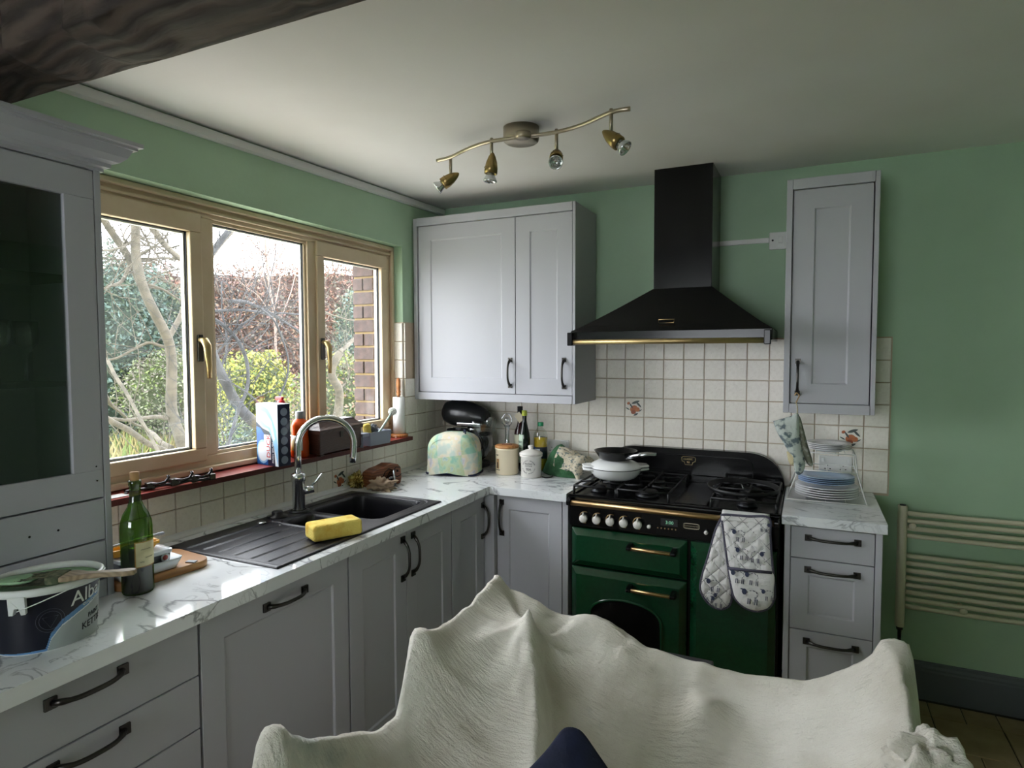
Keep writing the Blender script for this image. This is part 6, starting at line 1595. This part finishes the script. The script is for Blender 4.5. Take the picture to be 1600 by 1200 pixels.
def bush(name, label, cat, c, rad, n, size, mats, core, nstem=0):
    c = Vector(c); r = thing(name, label, cat, (c.x,c.y,GZ))
    b = B()
    def where():
        while True:
            d = Vector((random.gauss(0,1),random.gauss(0,1),random.gauss(0,1))).normalized()
            k = .80+.28*random.random()+.16*mnoise.noise(d*2.6+c)
            p = Vector((c.x+d.x*rad[0]*k, c.y+d.y*rad[1]*k, c.z+d.z*rad[2]*k))
            if p.z > GZ: return p
    leaves(b, n, where, size, len(mats)); o = b.build('foliage', mats, r); o['kind'] = 'stuff'
    b = B(); 
    def f(u, v):
        a = 2*PI*u; p = -PI/2+PI*v; d = Vector((math.cos(p)*math.cos(a), math.cos(p)*math.sin(a), math.sin(p))); k = .84+.16*mnoise.noise(d*2.6+c)
        return Vector((c.x+d.x*rad[0]*k, c.y+d.y*rad[1]*k, max(GZ-.02, c.z+d.z*rad[2]*k)))
    b.grid(f, 24, 14, wrap=True); b.build('branch_core', core, r)
    return r
mat('paving', '#cfc8ba', .9, var=(4,'#bdb5a6',.35,.7), bump=(30,.3))
tag(B().box(-3.4,-.28,-6,5.5,GZ,GZ+.03).build('bounce_patio', 'paving'), 'added unseen pale paving that bounces light to the ceiling', kind='structure')  # out of view, added to bounce daylight up onto the ceiling
# beech hedge on a line facing the window
h0, h1 = Vector((-18.5,1.5,0)), Vector((-4.5,15.5,0))
ud = (h1-h0).normalized(); nd = Vector((ud.y,-ud.x,0)); HL = (h1-h0).length
hr = thing('beech_hedge', 'tall brown leaved hedge along the end of the garden', 'hedge', tuple((h0+h1)/2+Vector((0,0,GZ))))
def htop(t): return 3.35+.9*t+.35*mnoise.noise(Vector((t*14,0,3)))
def hw():
    t = random.random(); top = htop(t); z = GZ+(top-GZ)*random.random()**.9; 
    return h0+ud*HL*t+nd*(.15+.45*random.random()+.35*mnoise.noise(Vector((t*20,z,1))))+Vector((0,0,z+(.25*random.random()**3 if z > top-.3 else 0)))
b = B(); leaves(b, 60000, hw, .048, 4); b.build('foliage', ['leaf_rust','leaf_tan','leaf_pink','leaf_grey'], hr)['kind'] = 'stuff'
b = B(); b.grid(lambda u,v: h0+ud*HL*u+nd*(.12+.22*mnoise.noise(Vector((u*24,v*4,1))))+Vector((0,0,GZ+(htop(u)-.15-GZ)*v)), 90, 12)
b.grid(lambda u,v: h0+ud*HL*u-nd*.9+Vector((0,0,GZ+(htop(u)-.15-GZ)*v)), 90, 4); b.grid(lambda u,v: h0+ud*HL*u-nd*(.9*v)+Vector((0,0,htop(u)-.15)), 90, 2); b.build('branch_core', 'hedge_core', hr)
b = B()
for _ in range(520):
    t = random.random(); p = h0+ud*HL*t+nd*(random.random()*.5-.1)+Vector((0,0,htop(t)-.8*random.random()-.1)); l = .5+random.random()*1.0
    e = p+ud*(random.random()-.5)*.6+Vector((0,0,l)); mdl = p.lerp(e,.5)+ud*(random.random()-.5)*.15
    b.tube([p,mdl,e], [.011,.008,.004], 4)
b.build('top_twigs', 'twig_pink', hr)['kind'] = 'stuff'
# shrubs in front of it
def onray(px, py, X): return Pt(px, py, 0, X)
c = onray(398,640,-5.4); bush('shrub', 'large yellow-green shrub seen through the middle pane', 'shrub', c, (.66,.62,.85), 9000, .030, ['leaf_lime','leaf_yellow','leaf_mid','leaf_lime'], 'bush_core')
c = onray(412,688,-4.6); bush('shrub', 'low pale blue-green shrub below the yellow one', 'shrub', (c.x,c.y,c.z-.1), (.60,.55,.45), 4500, .027, ['leaf_sage','leaf_blue','leaf_mid'], 'dark_core')
c = onray(250,610,-9.5); bush('shrub', 'rounded grey-green clipped shrub behind the pale tree trunk', 'shrub', (c.x,c.y,c.z-.05), (.74,.72,.80), 7000, .034, ['leaf_sage','leaf_sage','leaf_mid','leaf_grey'], 'bush_core')
c = onray(190,560,-10.6); bush('conifer', 'dark bluish conifer on the left of the garden', 'conifer', (c.x,c.y,c.z), (.98,.95,2.1), 12000, .045, ['leaf_dark','leaf_blue','leaf_dark','leaf_blue'], 'dark_core')
c = onray(243,500,-11.4); bush('conifer', 'paler blue-green conifer in front of the brown hedge', 'conifer', (c.x,c.y,c.z-.6), (.66,.66,1.65), 6000, .045, ['leaf_blue','leaf_dark','leaf_sage'], 'dark_core')
c = onray(543,625,-3.4); bush('shrub', 'mottled green shrub seen through the right-hand pane', 'shrub', (c.x,c.y,c.z-.15), (.75,.75,.70), 8500, .027, ['leaf_mid','leaf_lime','leaf_tan','leaf_sage'], 'bush_core')
c = onray(556,520,-5.5); bush('shrub', 'tall sparse evergreen beside the brick edge of the window', 'shrub', (c.x,c.y,c.z-.5), (.42,.42,1.3), 4800, .032, ['leaf_blue','leaf_dark','leaf_sage'], 'dark_core')
c = onray(452,668,-4.6); bush('shrub', 'low mixed green shrub behind the orange bottle', 'shrub', (c.x,c.y,c.z-.2), (.55,.55,.55), 4800, .027, ['leaf_mid','leaf_lime','leaf_tan'], 'bush_core')
for px, py, X, n in ((215,668,-10.2,1500),(265,664,-10.2,1200)):
    c = onray(px,py,X); b = B()
    for _ in range(n):
        p = Vector((c.x+random.gauss(0,.5),c.y+random.gauss(0,.5),GZ)); e = p+Vector((random.gauss(0,.12),random.gauss(0,.12),.25+.35*random.random())); o = len(b.v); s = Vector((.012,.012,0))
        b.v += [p-s,p+s,e]; b.f.append([o,o+1,o+2]); b.m.append(random.choice((0,0,1))); b.sm.append(False)
    tag(b.build('dry_grass', ['leaf_straw','leaf_grass']), 'clump of straw-coloured grass at the edge of the lawn', 'grass', kind='stuff')
# bare trees: limbs laid out through points
def limb(b, px, X, r0, r1, dx=0, jit=.02):
    P_ = [onray(x, y, X+dx*i/max(1,len(px)-1)) for i,(x,y) in enumerate(px)]
    pts = catmull(P_, 5); n = len(pts)
    pts = [p+Vector((0,jit*mnoise.noise(p*3),jit*mnoise.noise(p*3+Vector((7,0,0))))) for p in pts]
    b.tube(pts, [r0+(r1-r0)*(i/(n-1))**.8 for i in range(n)], 8); return pts
def twigs(b, pts, n, ln, r):
    for _ in range(n):
        p = random.choice(pts[len(pts)//4:]); d = Vector((random.gauss(0,.5),random.gauss(0,.8),random.gauss(.35,.7))).normalized(); q = [p]
        for k in range(4):
            d = (d+Vector((random.gauss(0,.25),random.gauss(0,.25),random.gauss(.08,.25)))).normalized(); q.append(q[-1]+d*ln*(.15+.2*random.random()))
            if k in (1,2) and random.random() < .7:
                e = (d+Vector((random.gauss(0,.7),random.gauss(0,.7),random.gauss(0,.5)))).normalized(); b.tube([q[-1],q[-1]+e*ln*.22,q[-1]+e*ln*.4+Vector((0,0,.03))], [r*.55,r*.45,r*.25], 4)
        b.tube(q, [r,r*.85,r*.7,r*.5,r*.3], 4)
def tree(label, X, trunk, r0, r1, limbs, m='bark_pale', tw=60, tln=.9, sky=None):
    c = onray(*trunk[0], X); r = thing('bare_tree', label, 'tree', (c.x,c.y,GZ)); allp = []
    b = B(); base = onray(*trunk[0], X); 
    pts = limb(b, trunk, X, r0, r1, .3); b.tube([Vector((base.x-.05,base.y,GZ)), base], [r0*1.25,r0], 8); b.build('trunk', m, r); allp += pts
    for px, a, c_, dx in limbs:
        b = B(); p = limb(b, px, X, a, c_, dx); b.build('branch', m, r); allp += p
    if sky:        # fine branches against the sky
        b = B(); starts, box = sky
        for _ in range(34):
            x0, y0 = random.choice(starts); x1, y1 = random.uniform(box[0],box[1]), random.uniform(box[2],box[3]); px = [(x0,y0)]
            for k in (1,2,3): px.append((x0+(x1-x0)*k/3+random.gauss(0,5), y0+(y1-y0)*k/3+random.gauss(0,5)))
            pp = limb(b, px, X, .010, .004, random.uniform(-.4,.4)); allp += pp[8:]
        b.build('fine_branches', m, r)['kind'] = 'stuff'
    b = B(); twigs(b, allp, int(tw*.85), tln, .0042); b.build('twigs', m, r)['kind'] = 'stuff'
    return r
tree('pale bare tree with a curved trunk in the left pane', -3.6, [(300,760),(291,725),(283,690),(271,650),(267,600),(268,560),(262,528),(243,487),(224,447),(212,405),(213,365),(211,320),(206,270)], .062, .034,
     [([(262,528),(282,495),(300,455),(330,400),(368,355),(400,300)],.030,.022,-.4), ([(222,445),(203,405),(185,375),(165,348),(140,310)],.040,.028,.2), ([(236,352),(262,388),(282,405),(300,412)],.030,.022,.5),
      ([(225,442),(255,452),(285,470),(310,480)],.014,.008,.2), ([(213,410),(245,405),(285,405),(310,398)],.018,.008,-.3), ([(206,410),(190,438),(175,445),(160,452)],.018,.010,.3), ([(213,370),(200,382),(180,390),(158,392)],.012,.008,.6),
      ([(270,655),(245,652),(205,655),(165,653)],.024,.012,.5), ([(287,722),(262,708),(225,690),(190,665),(160,650)],.030,.022,.9), ([(165,560),(185,595),(212,640),(240,690),(262,740)],.016,.013,1.2),
      ([(267,545),(250,540),(232,535),(210,545),(185,558),(165,562)],.018,.010,-.3), ([(160,610),(178,635),(205,660),(240,675)],.022,.012,-.9), ([(268,700),(250,690),(240,680),(232,675)],.03,.02,-.6)], 'bark_pale', 130, .8, sky=([(213,370),(212,405),(224,447),(203,405),(262,388),(190,380),(211,330)],(155,310,335,455)))
tree('grey bare tree with a leaning trunk in the middle pane', -2.6, [(470,760),(440,705),(410,672),(382,645),(360,612),(342,575),(328,540),(318,500),(305,470)], .060, .034,
     [([(318,490),(345,485),(385,486),(430,489),(480,490)],.016,.008,-.2), ([(322,495),(350,510),(372,535),(387,570),(386,605),(374,640),(360,685),(346,725)],.018,.014,.5), ([(320,570),(345,545),(370,515),(400,492),(425,480)],.012,.007,.3),
      ([(322,560),(350,590),(385,615),(415,640)],.010,.006,.6), ([(318,415),(332,395),(350,372),(372,345)],.028,.024,.2), ([(345,578),(355,545),(352,510),(345,480),(348,440)],.012,.006,-.4), ([(360,470),(400,478),(440,500),(475,525)],.018,.012,-.6),
      ([(322,640),(335,660),(340,690),(345,720)],.007,.005,.2), ([(425,640),(448,590),(446,545),(430,505),(405,480)],.011,.008,.4)], 'bark_grey', 120, .8)
tree('forked bare tree in the right-hand pane', -3.0, [(520,700),(527,650),(530,615),(518,590),(520,570),(532,550)], .060, .042,
     [([(530,552),(545,538),(562,520),(585,500)],.030,.020,-.3), ([(521,572),(512,555),(503,535),(496,500)],.022,.010,.3), ([(492,478),(515,490),(545,498),(580,500)],.012,.008,.2), ([(527,612),(545,590),(540,560),(528,545)],.012,.008,-.2), ([(515,520),(502,500),(500,470),(508,440),(520,410)],.008,.005,.2)], 'bark_pale', 70, .8)
tree('thin upright bare sapling behind the middle pane', -7.5, [(432,560),(430,520),(426,480),(420,440),(416,400),(413,360),(412,330)], .030, .014,
     [([(427,485),(436,445),(438,400),(446,360)],.016,.008,.2), ([(424,470),(410,430),(395,400),(385,370)],.014,.007,.2), ([(420,440),(430,405),(428,370)],.012,.006,-.2), ([(430,520),(450,470),(462,430),(466,395)],.014,.007,.1), ([(428,500),(405,465),(380,445),(360,420)],.014,.006,.1)], 'twig_pink', 120, 1.0, sky=([(413,360),(420,440),(446,360),(438,400),(385,370),(416,400)],(330,475,340,440)))
